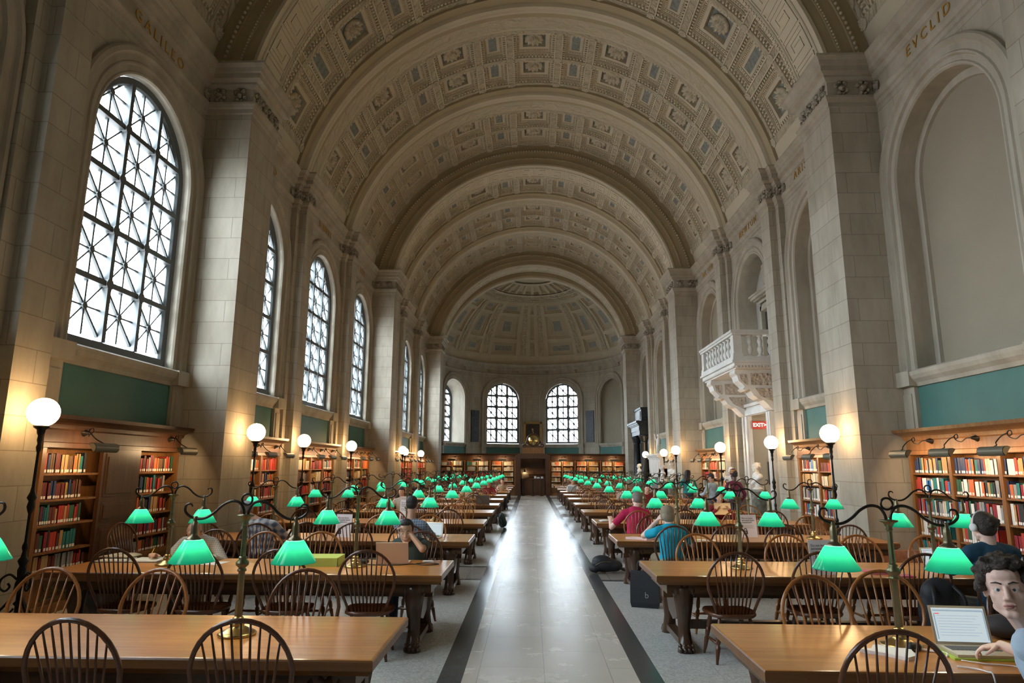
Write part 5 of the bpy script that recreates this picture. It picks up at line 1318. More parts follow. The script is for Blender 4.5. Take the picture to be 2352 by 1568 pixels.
def fuse(b, name, mats, voxel, parent=None, it=4):
    me = b.mesh(name + '_src', mats); o = bpy.data.objects.new(name + '_src', me); COL.objects.link(o)
    r = o.modifiers.new('r', 'REMESH'); r.mode = 'VOXEL'; r.voxel_size = voxel; r.use_smooth_shade = True
    if it: sm = o.modifiers.new('s', 'SMOOTH'); sm.iterations = it; sm.factor = 0.5
    dg = bpy.context.evaluated_depsgraph_get(); m2 = bpy.data.meshes.new_from_object(o.evaluated_get(dg)); m2.name = name
    bpy.data.objects.remove(o, do_unlink=True); bpy.data.meshes.remove(me)
    m2.materials.clear()
    for q in mats: m2.materials.append(q)
    m2.polygons.foreach_set('use_smooth', [True] * len(m2.polygons)); m2.update()
    o2 = bpy.data.objects.new(name, m2); COL.objects.link(o2)
    if parent is not None: o2.parent = parent
    return o2
SKIN = {'fair': plain('skin_fair', (0.80, 0.54, 0.44), 0.5, var=0.05, scale=20), 'tan': plain('skin_tan', (0.56, 0.33, 0.235), 0.5, var=0.05, scale=20), 'dark': plain('skin_dark', (0.10, 0.05, 0.035), 0.5)}
HAIRM = {k: plain('hair_' + k, c, 0.55, bump=0.6, bscale=90) for k, c in dict(black=(0.012, 0.010, 0.010), brown=(0.045, 0.028, 0.018), darkbrown=(0.042, 0.03, 0.022), ash=(0.30, 0.24, 0.16), grey=(0.22, 0.20, 0.18)).items()}
EYE_W, EYE_I, LIP = plain('eye_white', (0.7, 0.68, 0.66), 0.25), plain('iris', (0.035, 0.05, 0.06), 0.15), plain('lips', (0.42, 0.17, 0.15), 0.45)
def head_matrix(c, yaw, pitch, roll, sc_):
    return Matrix.Translation(c) @ Matrix.Rotation(rad(yaw), 4, 'Z') @ Matrix.Rotation(rad(pitch), 4, 'X') @ Matrix.Rotation(rad(roll), 4, 'Y') @ Matrix.Scale(sc_, 4)
def head_geo(b, H):
    o = b.M; b.M = H
    b.ball((0, -0.018, 0.032), (0.076, 0.096, 0.088), 20, 14); b.ball((0, 0.022, -0.03), (0.063, 0.066, 0.082), 18, 12)
    capsule(b, (-0.042, 0.0, -0.072), 0.022, (-0.012, 0.066, -0.098), 0.018); capsule(b, (0.042, 0.0, -0.072), 0.022, (0.012, 0.066, -0.098), 0.018)
    b.ball((0, 0.064, -0.098), (0.022, 0.018, 0.017), 10, 8)
    for s in (-1, 1):
        b.ball((s * 0.04, 0.048, -0.022), (0.024, 0.024, 0.022), 10, 8)
        capsule(b, (s * 0.012, 0.084, 0.026), 0.010, (s * 0.046, 0.066, 0.027), 0.010)
        capsule(b, (s * 0.017, 0.0810, 0.0108), 0.0062, (s * 0.045, 0.0705, 0.0090), 0.0058); capsule(b, (s * 0.018, 0.0795, -0.0070), 0.0048, (s * 0.044, 0.0695, -0.0060), 0.0048)
        b.ball((s * 0.012, 0.096, -0.034), (0.009, 0.010, 0.008), 8, 6)
        b.ball((s * 0.079, -0.008, -0.004), (0.010, 0.021, 0.033), 10, 8); capsule(b, (s * 0.074, 0.0, -0.02), 0.010, (s * 0.074, 0.0, 0.0), 0.010)
    capsule(b, (0, 0.086, 0.022), 0.0085, (0, 0.110, -0.028), 0.012); b.ball((0, 0.062, 0.055), (0.05, 0.028, 0.035), 12, 8)
    capsule(b, (-0.018, 0.084, -0.058), 0.007, (0.018, 0.084, -0.058), 0.007); capsule(b, (-0.015, 0.083, -0.071), 0.0075, (0.015, 0.083, -0.071), 0.0075)
    b.M = o
def face_parts(root, H):
    for s in (-1, 1):
        b = MB(); b.M = H; b.ball((s * 0.031, 0.0705, 0.002), 0.0122, 12, 8); b.build('eye', EYE_W, root)
        b = MB(); b.M = H; b.ball((s * 0.029, 0.0780, 0.002), (0.0074, 0.0058, 0.0074), 10, 8); b.build('iris', EYE_I, root)
        b = MB(); b.M = H; b.tube([(s * 0.012, 0.0955, 0.026), (s * 0.03, 0.090, 0.033), (s * 0.05, 0.073, 0.029)], [0.003, 0.0032, 0.0015], 6, flat=0.6); b.build('eyebrow', HAIRM['darkbrown'], root)
    b = MB(); b.M = H; b.tube([(-0.023, 0.085, -0.0625), (-0.008, 0.0925, -0.0595), (0, 0.092, -0.061), (0.008, 0.0925, -0.0595), (0.023, 0.085, -0.0625)], [0.002, 0.0042, 0.004, 0.0042, 0.002], 6); b.tube([(-0.02, 0.085, -0.066), (0, 0.0925, -0.069), (0.02, 0.085, -0.066)], [0.002, 0.005, 0.002], 6); b.build('lips', LIP, root)
def hair(root, H, style, mt, vox):
    b = MB(); b.M = H; R_ = random.Random(5)
    b.ball((0, -0.032, 0.045), (0.084, 0.090, 0.084), 18, 12)
    if style == 'short':
        b.ball((0, 0.03, 0.098), (0.058, 0.045, 0.026), 12, 8); b.ball((0, -0.05, 0.0), (0.078, 0.064, 0.066), 14, 10)
        for s in (-1, 1): capsule(b, (s * 0.072, 0.0, 0.045), 0.016, (s * 0.07, 0.01, 0.01), 0.010)
    elif style == 'bob':
        b.ball((0, 0.025, 0.095), (0.066, 0.05, 0.032), 12, 8); b.ball((0, -0.045, -0.02), (0.086, 0.07, 0.085), 14, 10)
        for s in (-1, 1): capsule(b, (s * 0.074, -0.005, 0.05), 0.024, (s * 0.076, -0.01, -0.05), 0.02)
    elif style == 'bun':
        b.ball((0, -0.05, -0.015), (0.078, 0.062, 0.07), 14, 10); b.ball((0.012, -0.105, 0.04), (0.052, 0.042, 0.05), 14, 10); b.ball((0, 0.03, 0.092), (0.062, 0.045, 0.026), 12, 8)
        for k in range(14): a = R_.uniform(0, 6.28); b.ball((0.012 + 0.04 * math.cos(a), -0.115 + R_.uniform(-0.02, 0.02), 0.04 + 0.04 * math.sin(a)), 0.017, 8, 6)
    elif style == 'long':
        b.ball((0, 0.02, 0.09), (0.07, 0.055, 0.036), 12, 8); capsule(b, (0, -0.07, 0.03), 0.085, (0, -0.10, -0.24), 0.09, 0.6)
        for s in (-1, 1): capsule(b, (s * 0.08, -0.02, 0.05), 0.03, (s * 0.10, -0.05, -0.24), 0.035)
    elif style == 'curly':
        for k in range(150):
            a = R_.uniform(0, 2 * PI); z = R_.uniform(-0.25, 1.0); q = math.sqrt(max(0, 1 - z * z)); p = Vector((0.088 * q * math.cos(a), -0.022 + 0.098 * q * math.sin(a), 0.045 + 0.095 * z))
            if p.y > 0.035 and p.z < 0.088: continue
            if p.y > 0.0 and p.z < 0.03: continue
            b.ball(p, R_.uniform(0.011, 0.024), 7, 5)
        for k in range(26): b.ball((R_.uniform(-0.075, 0.075), R_.uniform(0.04, 0.085), R_.uniform(0.095, 0.135)), R_.uniform(0.010, 0.018), 7, 5)
        for k in range(20):
            s = R_.choice((-1, 1)); b.ball((s * R_.uniform(0.075, 0.10), R_.uniform(-0.06, 0.03), R_.uniform(0.0, 0.09)), R_.uniform(0.014, 0.024), 7, 5)
    elif style == 'cap' or style == 'hat':
        b.ball((0, -0.05, -0.01), (0.074, 0.06, 0.06), 12, 8)
    elif style == 'receding':
        b = MB(); b.M = H; b.ball((0, -0.055, 0.0), (0.082, 0.066, 0.07), 14, 10)
        for s in (-1, 1): capsule(b, (s * 0.07, 0.0, 0.03), 0.018, (s * 0.07, -0.03, -0.02), 0.02)
    return fuse(b, 'hair', [mt], vox, root, 1 if style == 'curly' else 3)
def hand_geo(b, Wp, d, nrm, side, curl=0.5, sc_=1.0):
    """Wp wrist, d pointing direction, nrm = back of the hand, side = thumb side"""
    d = unit(d); nrm = unit(Vector(nrm) - d * Vector(nrm).dot(d)); sd = unit(d.cross(nrm)) * side
    R = Matrix((sd, d, nrm)).transposed(); c = Vector(Wp) + d * 0.048 * sc_
    b.ball(c, (0.040 * sc_, 0.052 * sc_, 0.016 * sc_), 12, 8, R); capsule(b, Wp, 0.026 * sc_, c, 0.024 * sc_, 0.62, sd)
    for k, (o, L) in enumerate(((0.029, 0.072), (0.010, 0.082), (-0.010, 0.076), (-0.029, 0.060))):
        p = c + d * 0.040 * sc_ + sd * o * sc_; dd = d + sd * (o * 2.0); cu_ = curl * (0.9 + 0.12 * k)
        for j, fr in enumerate((0.45, 0.32, 0.23)):
            a = cu_ * (0.5 + 0.45 * j); dv = unit(unit(dd) * math.cos(a) - nrm * math.sin(a)); q = p + dv * (L * fr * sc_); capsule(b, p, (0.0095 - 0.001 * j) * sc_, q, (0.0088 - 0.001 * j) * sc_, n=8); p = q; cu_ += curl * 0.25
    p = c + sd * 0.030 * sc_ - d * 0.022 * sc_; q = p + unit(sd * 0.75 + d * 0.65 - nrm * 0.25) * 0.042 * sc_; capsule(b, p, 0.013 * sc_, q, 0.0105 * sc_, n=8); capsule(b, q, 0.0105 * sc_, q + unit(sd * 0.35 + d * 0.85 - nrm * 0.3) * 0.032 * sc_, 0.0085 * sc_, n=8)
def elbow_of(S, Wp, hint, l1=0.30, l2=0.265):
    S, Wp = Vector(S), Vector(Wp); d = Wp - S; L = min(d.length, (l1 + l2) * 0.995); u = unit(d); a = (l1 * l1 - l2 * l2 + L * L) / (2 * L); h = math.sqrt(max(0, l1 * l1 - a * a))
    hv = Vector(hint) - u * Vector(hint).dot(u); return S + u * a + unit(hv) * h, S + u * L
NP = [0]
def person(label, hip, neck, head, yaw, hrot, lh, rh, skin='fair', hairst='short', hairc='brown', shirt=None, pants=None, sleeve='short', vox=0.010, sc_=1.0, face=False, stand=False, lhint=None, rhint=None, curl=(0.5, 0.5), hdir=None, legs=True, hsc=None, group=None):
    B = Matrix.Rotation(rad(yaw), 3, 'Z'); X_, Y_ = B @ Vector((1, 0, 0)), B @ Vector((0, 1, 0)); Hp, Nk, Hd = Vector(hip), Vector(neck), Vector(head); sp = unit(Nk - Hp); TLn = (Nk - Hp).length; k = sc_
    H = head_matrix(Hd, *hrot, hsc or sc_); pants = pants or M['denim']; sk = SKIN[skin]
    def torso(b, e):
        b.ball(Hp + sp * 0.02, (0.165 * k + e, 0.125 * k + e, 0.12 * k + e), 16, 10, B); capsule(b, Hp, 0.15 * k + e, Hp + sp * TLn * 0.45, 0.142 * k + e, 0.76, X_, 16)
        capsule(b, Hp + sp * TLn * 0.42, 0.142 * k + e, Hp + sp * TLn * 0.72, 0.158 * k + e, 0.72, X_, 16); capsule(b, Nk - sp * 0.07 * k - X_ * 0.13 * k, 0.066 * k + e, Nk - sp * 0.07 * k + X_ * 0.13 * k, 0.066 * k + e)
        for s in (-1, 1): capsule(b, Nk - sp * 0.02 * k + X_ * s * 0.03 * k, 0.045 * k + e, Nk - sp * 0.06 * k + X_ * s * 0.155 * k, 0.056 * k + e)
    sh = [Nk - sp * 0.07 * k + X_ * s * 0.175 * k for s in (-1, 1)]
    arms = []
    for i, (tg, hint) in enumerate(((lh, lhint), (rh, rhint))):
        hint = hint or (X_ * (-1, 1)[i] * 0.6 + Vector((0, 0, -0.8)) - Y_ * 0.3); arms.append((sh[i],) + elbow_of(sh[i], tg, hint, 0.30 * k, 0.265 * k))
    if stand: kn = [Hp + X_ * s * 0.09 + Y_ * (0.05 if s > 0 else -0.02) - Vector((0, 0, 0.43 * k)) for s in (-1, 1)]; an = [Vector((q.x, q.y, 0.09)) - Y_ * (0.10 if i == 0 else -0.04) for i, q in enumerate(kn)]
    else: kn = [Hp + X_ * s * 0.13 + Y_ * 0.40 + Vector((0, 0, -0.02)) for s in (-1, 1)]; an = [Vector((q.x, q.y, 0.09)) - Y_ * 0.04 for q in kn]
    b = MB(); torso(b, 0.0); head_geo(b, H); nb = H @ Vector((0, -0.022, -0.06)); capsule(b, Nk - sp * 0.03, 0.062 * k, nb, 0.052 * k)
    for i, (S, E, Wp) in enumerate(arms):
        capsule(b, S, 0.052 * k, E, 0.040 * k); capsule(b, E, 0.040 * k, Wp, 0.026 * k); d = (hdir[i] if hdir and hdir[i] else Wp - E); d = Vector(d)
        nr = Vector((0, 0, 1)) if abs(unit(d).z) < 0.85 else -Y_
        hand_geo(b, Wp, d, nr, (1, -1)[i], curl[i], k)
    if legs:
        for i, s in enumerate((-1, 1)): capsule(b, Hp + X_ * s * 0.085, 0.082 * k, kn[i], 0.058 * k); capsule(b, kn[i], 0.055 * k, an[i], 0.036 * k); capsule(b, an[i] - Vector((0, 0, 0.045)), 0.035, an[i] + Y_ * 0.12 - Vector((0, 0, 0.055)), 0.030)
    o = fuse(b, 'person', [sk], vox, None, 3); tag(o, label, 'person', group)
    b = MB(); torso(b, 0.013)
    for i, (S, E, Wp) in enumerate(arms):
        if sleeve == 'none': continue
        if sleeve == 'short': capsule(b, S, 0.066 * k, S + (E - S) * 0.62, 0.060 * k)
        else: capsule(b, S, 0.066 * k, E, 0.052 * k); capsule(b, E, 0.052 * k, E + (Wp - E) * 0.92, 0.037 * k)
    fuse(b, 'shirt', [shirt], max(vox, 0.008), o, 2)
    if legs:
        b = MB(); b.ball(Hp, (0.180 * k, 0.140 * k, 0.125 * k), 14, 10, B)
        for i, s in enumerate((-1, 1)): capsule(b, Hp + X_ * s * 0.085, 0.097 * k, kn[i], 0.073 * k); capsule(b, kn[i], 0.071 * k, an[i], 0.054 * k)
        fuse(b, 'trousers', [pants], max(vox, 0.010), o, 2)
        for i in (0, 1): b = MB(); capsule(b, an[i] - Vector((0, 0, 0.045)) - Y_ * 0.03, 0.042, an[i] + Y_ * 0.15 - Vector((0, 0, 0.052)), 0.036); b.build('shoe', M['black'], o)
    if hairst: hair(o, H, hairst, HAIRM[hairc], max(0.006, vox * 0.8))
    if face: face_parts(o, H)
    return o, H
def checkmat(name, cols, sc_):
    mt, n, b = newmat(name); t = N(n, 'ShaderNodeTexCoord'); r1 = N(n, 'ShaderNodeTexWave'); r1.inputs['Scale'].default_value = sc_; r1.bands_direction = 'Z'; r2 = N(n, 'ShaderNodeTexWave'); r2.inputs['Scale'].default_value = sc_; r2.bands_direction = 'X'
    a = N(n, 'ShaderNodeMath', operation='ADD'); n.links.new(t.outputs['Object'], r1.inputs[0]); n.links.new(t.outputs['Object'], r2.inputs[0]); n.links.new(r1.outputs[1], a.inputs[0]); n.links.new(r2.outputs[1], a.inputs[1])
    rp = ramp(n, cols[0], cols[1], 0.25, 0.75); ml = N(n, 'ShaderNodeMath', operation='MULTIPLY'); ml.inputs[1].default_value = 0.5; n.links.new(a.outputs[0], ml.inputs[0]); n.links.new(ml.outputs[0], rp.inputs[0]); n.links.new(rp.outputs[0], b.inputs['Base Color']); b.inputs['Roughness'].default_value = 0.85; return mt
cloth = lambda n, c: plain('cloth_' + n, c, 0.85, var=0.12, scale=9, bump=0.25, bscale=14)
M['denim'] = cloth('denim', (0.05, 0.07, 0.11)); M['khaki'] = cloth('khaki', (0.30, 0.24, 0.16))
Z = Vector
# ---- busts and pedestals
def make_bust(x, y, ztop, yaw, label, plabel, k):
    p = empty('pedestal'); p.location = (x, y, 0); zt = ztop - 0.70
    b = MB(); b.lathe([(0.24, 0), (0.24, 0.08), (0.2, 0.12), (0.19, 0.16)], 20); b.build('plinth', M['green_marble'], p)
    b = MB(); b.lathe([(0.185, 0.16), (0.18, zt - 0.1), (0.21, zt - 0.07), (0.215, zt)], 20); b.build('shaft', M['green_marble'], p); tag(p, plabel, 'pedestal', 'bust pedestals')
    b = MB(); B = Matrix.Translation((x, y, zt)) @ Matrix.Rotation(rad(yaw), 4, 'Z'); b.M = B
    b.lathe([(0.13, 0.0), (0.13, 0.03), (0.07, 0.08), (0.07, 0.14)], 16); capsule(b, (0, 0, 0.15), 0.09, (0, 0.02, 0.30), 0.15, 0.7, (1, 0, 0)); capsule(b, (-0.17, 0, 0.33), 0.08, (0.17, 0, 0.33), 0.08); capsule(b, (0, 0, 0.30), 0.075, (0, 0.02, 0.46), 0.06); capsule(b, (-0.2, 0.03, 0.30), 0.05, (0.1, 0.1, 0.16), 0.05)
    H = B @ Matrix.Translation((0, 0.03, 0.56)); b.M = None; head_geo(b, H); b.M = H; b.ball((0, -0.03, 0.045), (0.086, 0.092, 0.085), 14, 10)
    for q in range(30): a = q * 2.4; zz = (q % 10) / 10; b.ball((0.085 * math.cos(a) * (1 - zz * 0.4), -0.03 + 0.09 * math.sin(a) * (1 - zz * .4) - 0.01, 0.0 + 0.13 * zz), 0.018, 7, 5) if math.sin(a) < 0.3 else None
    o = fuse(b, 'bust', [M['bust']], 0.009, None, 2); tag(o, label, 'bust', 'marble busts along the niche wall')
make_bust(5.68, 17.25, 1.98, 90, 'white marble bust facing the aisle, near jamb of the exit doorway', 'green marble pedestal under the bust at the near jamb of the exit doorway', 0)
make_bust(5.9, 20.15, 1.86, 180, 'white marble bust at the far jamb of the exit doorway', 'green marble pedestal at the far jamb of the exit doorway', 1)
make_bust(5.55, 26.9, 2.03, 120, 'white marble bust just past the second great pier', 'pedestal just past the second great pier', 2)
make_bust(5.6, 29.0, 1.92, 90, 'white marble bust on the near side of the fireplace', 'pedestal on the near side of the fireplace', 3)
make_bust(5.55, 34.9, 2.0, 90, 'white marble bust between fireplace and black portal', 'pedestal between fireplace and black portal', 4)
# ---- statuette on the mantel
b = MB(); b.M = Matrix.Translation((6.0, yf - 0.35, 2.42)); b.lathe([(0.12, 0), (0.12, 0.05), (0.0, 0.05)], 12)
for p0, r0, p1, r1 in (((0.04, 0, 0.1), 0.05, (0.03, 0.03, 0.45), 0.075), ((-0.05, 0, 0.1), 0.05, (-0.03, 0, 0.45), 0.075), ((0, 0, 0.45), 0.09, (0.02, 0, 0.70), 0.10), ((0.02, 0, 0.7), 0.05, (0.03, 0, 0.82), 0.04), ((0.1, 0, 0.7), 0.04, (0.13, 0.08, 0.52), 0.035), ((-0.1, 0, 0.7), 0.04, (-0.14, 0.02, 0.95), 0.03)): capsule(b, p0, r0, p1, r1)
b.ball((0.03, 0, 0.89), (0.065, 0.075, 0.08), 12, 8)
tag(fuse(b, 'statuette', [M['bust']], 0.012, None, 2), 'small white statue standing on the fireplace mantel', 'statue')
# ------------------------------------------------------------------ readers
C_ = dict(lightblue=cloth('light_blue', (0.42, 0.52, 0.62)), teal=cloth('dark_teal_blue', (0.012, 0.055, 0.095)), greygreen=cloth('grey_green', (0.045, 0.065, 0.058)), white=checkmat('striped_white_shirt', ((0.62, 0.60, 0.56), (0.42, 0.41, 0.40)), 14), plaid=checkmat('blue_white_plaid', ((0.10, 0.14, 0.22), (0.55, 0.56, 0.58)), 3.2), bluecheck=checkmat('small_blue_check', ((0.12, 0.17, 0.25), (0.30, 0.38, 0.48)), 9), pink=cloth('bright_crimson', (0.52, 0.015, 0.085)), turq=cloth('turquoise', (0.0, 0.36, 0.52)), maroon=cloth('maroon', (0.14, 0.015, 0.05)), black=cloth('black', (0.02, 0.02, 0.022)), red=cloth('dark_red', (0.20, 0.012, 0.02)), tan=cloth('tan_top', (0.42, 0.32, 0.22)), seagreen=cloth('sea_green', (0.02, 0.22, 0.22)), navy=cloth('navy', (0.015, 0.03, 0.09)))
# nearest man, twisting round to look back at the camera
o, H = person('man with curly dark hair and light-blue shirt, looking back from the nearest niche-side table', (2.56, 3.56, 0.55), (2.32, 3.46, 1.09), (2.165, 3.38, 1.285), 42, (146, 4, 6), (2.62, 3.10, 0.90), (2.56, 4.06, 0.865), 'fair', 'curly', 'darkbrown', C_['lightblue'], M['khaki'], 'short', 0.005, 1.02, True, hsc=1.10, curl=(0.4, 0.75), hdir=(None, (-0.75, 0.5, -0.25)), lhint=(-0.5, -0.6, -0.5))
b = MB(); b.ball((2.25, 3.38, 1.10), 0.011, 8, 6); b.build('pendant', M['white'], o)
# woman in dark blue with a bun and headphones, back turned
o, H = person('woman with dark bun, headphones and dark-blue sweater, back turned, second niche-side table', (4.27, 6.60, 0.55), (4.27, 6.64, 1.13), (4.25, 6.68, 1.295), -2, (6, -8, 0), (4.14, 7.2, 0.82), (4.46, 7.22, 0.82), 'fair', 'bun', 'darkbrown', C_['teal'], M['black'], 'long', 0.009, 1.12)
b = MB(); b.M = H; b.tube([(0.092 * math.sin(a), -0.01, 0.005 + 0.125 * math.cos(a)) for a in np.linspace(-1.6, 1.6, 14)], 0.008, 6)
for s in (-1, 1): b.lathe([(0.0, -0.014), (0.034, -0.012), (0.036, 0.0), (0.034, 0.014), (0.0, 0.016)], 14, (s * 0.092, -0.01, -0.005), 'x')
b.build('headphones', M['white'], o)
# man with hand to his forehead behind a laptop
o, H = person('man in grey-green T-shirt resting his forehead on his hand behind an open laptop', (-1.56, 8.20, 0.54), (-1.575, 8.16, 0.985), (-1.605, 8.02, 1.085), 180, (186, -14, 2), (-1.555, 7.97, 1.075), (-1.86, 7.88, 0.80), 'tan', 'short', 'black', C_['greygreen'], M['denim'], 'short', 0.0055, 1.0, True, lhint=(0.9, -0.35, -0.9), hsc=1.08, curl=(0.55, 0.5), hdir=((-0.75, -0.05, 0.45), None))
# writer in a pale striped shirt
o, H = person('man in pale striped shirt bent low over papers, writing, second window-side table', (-4.12, 8.24, 0.54), (-4.16, 8.12, 0.985), (-4.13, 7.97, 1.05), 180, (190, -42, 0), (-3.80, 7.80, 0.80), (-4.50, 7.84, 0.80), 'tan', 'receding', 'grey', C_['white'], M['khaki'], 'long', 0.008, 1.05, True, curl=(0.5, 1.0))
b = MB(); b.tube([(-4.52, 7.75, 0.79), (-4.50, 7.80, 0.90)], 0.005, 6); tag(b.build('pencil', plain('yellow_pencil', (0.7, 0.42, 0.05), 0.4)), 'yellow pencil held by the man in the pale striped shirt', 'pencil')
# plaid shirt and cap
o, H = person('man in blue and white plaid shirt and pale cap, bent over, third window-side table', (-4.02, 9.78, 0.54), (-4.16, 9.98, 1.03), (-4.42, 10.06, 1.165), 14, (20, -30, 0), (-4.45, 10.40, 0.82), (-3.85, 10.42, 0.82), 'tan', 'cap', 'grey', C_['plaid'], M['denim'], 'long', 0.009, 1.12)
b = MB(); b.M = H; b.ball((0, -0.015, 0.055), (0.090, 0.108, 0.075), 18, 10); capsule(b, (-0.04, 0.09, 0.055), 0.008, (0.04, 0.09, 0.055), 0.008); b.ball((0, 0.11, 0.05), (0.07, 0.06, 0.008), 14, 8); b.build('cap', C_['lightblue'], o)
o, H = person('dark-haired man in small blue check shirt, back turned, facing a lit laptop', (-1.86, 9.78, 0.54), (-1.88, 9.86, 1.06), (-1.88, 9.92, 1.275), 0, (0, -12, 0), (-1.80, 10.32, 0.82), (-1.62, 10.36, 0.82), 'tan', 'short', 'black', C_['bluecheck'], M['denim'], 'long', 0.009, 1.06)
o, H = person('man in crimson T-shirt, back turned, at the fourth niche-side table', (1.90, 12.98, 0.54), (1.89, 13.08, 1.04), (1.95, 13.16, 1.21), 5, (12, -14, 0), (1.45, 13.42, 0.82), (2.0, 13.55, 0.85), 'fair', 'short', 'grey', C_['pink'], M['denim'], 'short', 0.010, 1.22)
o, H = person('person with ash-blond hair in turquoise T-shirt, chin on hand, third niche-side table', (1.90, 9.80, 0.54), (1.89, 9.88, 1.0), (1.87, 9.93, 1.155), 6, (14, -12, 0), (1.75, 10.10, 1.06), (2.2, 10.35, 0.82), 'fair', 'bob', 'ash', C_['turq'], M['khaki'], 'short', 0.009, 1.10, lhint=(-0.9, 0.5, -0.9), hdir=((0.4, 0.1, 0.5), None), hsc=1.12)
person('woman with long black hair and sea-green top standing by the second great pier', (5.55, 24.3, 0.90), (5.55, 24.27, 1.40), (5.55, 24.22, 1.60), -10, (-60, -8, 0), (5.35, 24.5, 1.1), (5.75, 24.55, 1.1), 'dark', 'long', 'black', C_['seagreen'], M['denim'], 'short', 0.014, 1.05, stand=True)
o, H = person('person in maroon top and striped knit hat walking near the balcony doorway', (5.62, 19.05, 0.92), (5.62, 19.1, 1.43), (5.64, 19.12, 1.62), 20, (30, -5, 0), (5.4, 19.4, 1.1), (5.8, 19.2, 0.85), 'dark', 'hat', 'black', C_['maroon'], M['black'], 'long', 0.012, 1.05, stand=True)
b = MB(); b.M = H; b.lathe([(0.09, 0.02), (0.097, 0.05), (0.093, 0.10), (0.075, 0.15), (0.03, 0.175), (0, 0.178)], 18); b.build('knit_hat', C_['maroon'], o)
for zz in (0.055, 0.09, 0.12): b = MB(); b.M = H; b.lathe([(0.0985 - (zz - .05) * .12, zz), (0.0985 - (zz - .05) * .12, zz + 0.014)], 18, caps=False); b.build('hat_stripe', M['gold'], o)
person('person in pale-blue shirt standing beside the maroon top near the exit doorway', (5.45, 20.6, 0.90), (5.40, 20.55, 1.36), (5.36, 20.5, 1.53), 40, (60, -20, 0), (5.1, 20.8, 1.0), (5.3, 20.9, 1.0), 'tan', 'short', 'black', C_['lightblue'], M['denim'], 'long', 0.014, 1.0, stand=True)
person('reader whose face shows over a raised tan sheet, fourth niche-side table', (3.9, 14.62, 0.54), (3.9, 14.5, 1.03), (3.9, 14.42, 1.21), 180, (180, -8, 0), (4.0, 14.15, 0.98), (3.75, 14.15, 0.98), 'tan', 'short', 'black', C_['red'], M['denim'], 'long', 0.014, 1.0)
FAR = [(-1.35, 29.07, 'tan top, bare arms, facing up the hall', 'tan', 'bun', 'darkbrown', 'none'), (-1.75, 26.09, 'dark red top facing the entrance', 'red', 'bob', 'darkbrown', 'short'), (1.75, 29.97, 'pale top bent over a pale laptop', 'white', 'short', 'black', 'short'), (-3.4, 17.14, 'white top with pale papers', 'white', 'bob', 'darkbrown', 'long'), (-3.9, 20.12, 'black top and black hair', 'black', 'long', 'black', 'long'), (-4.6, 26.09, 'navy top bent to the table', 'navy', 'short', 'black', 'long'), (-2.3, 23.11, 'tan top', 'tan', 'short', 'brown', 'short'), (3.4, 20.65, 'dark red sweater', 'red', 'short', 'black', 'long'), (4.4, 23.76, 'black jacket', 'black', 'bob', 'black', 'long')]
for x, y, lab, ck, hs, hc, sl in FAR:
    person('far-off reader in ' + lab, (x, y, 0.54), (x, y - 0.12, 1.02), (x, y - 0.22, 1.19), 180, (180 + RND.uniform(-15, 15), -22, 0), (x + 0.2, y - 0.5, 0.82), (x - 0.2, y - 0.5, 0.82), RND.choice(['fair', 'tan']), hs, hc, C_[ck], M['denim'], sl, 0.016, 1.0, legs=True)
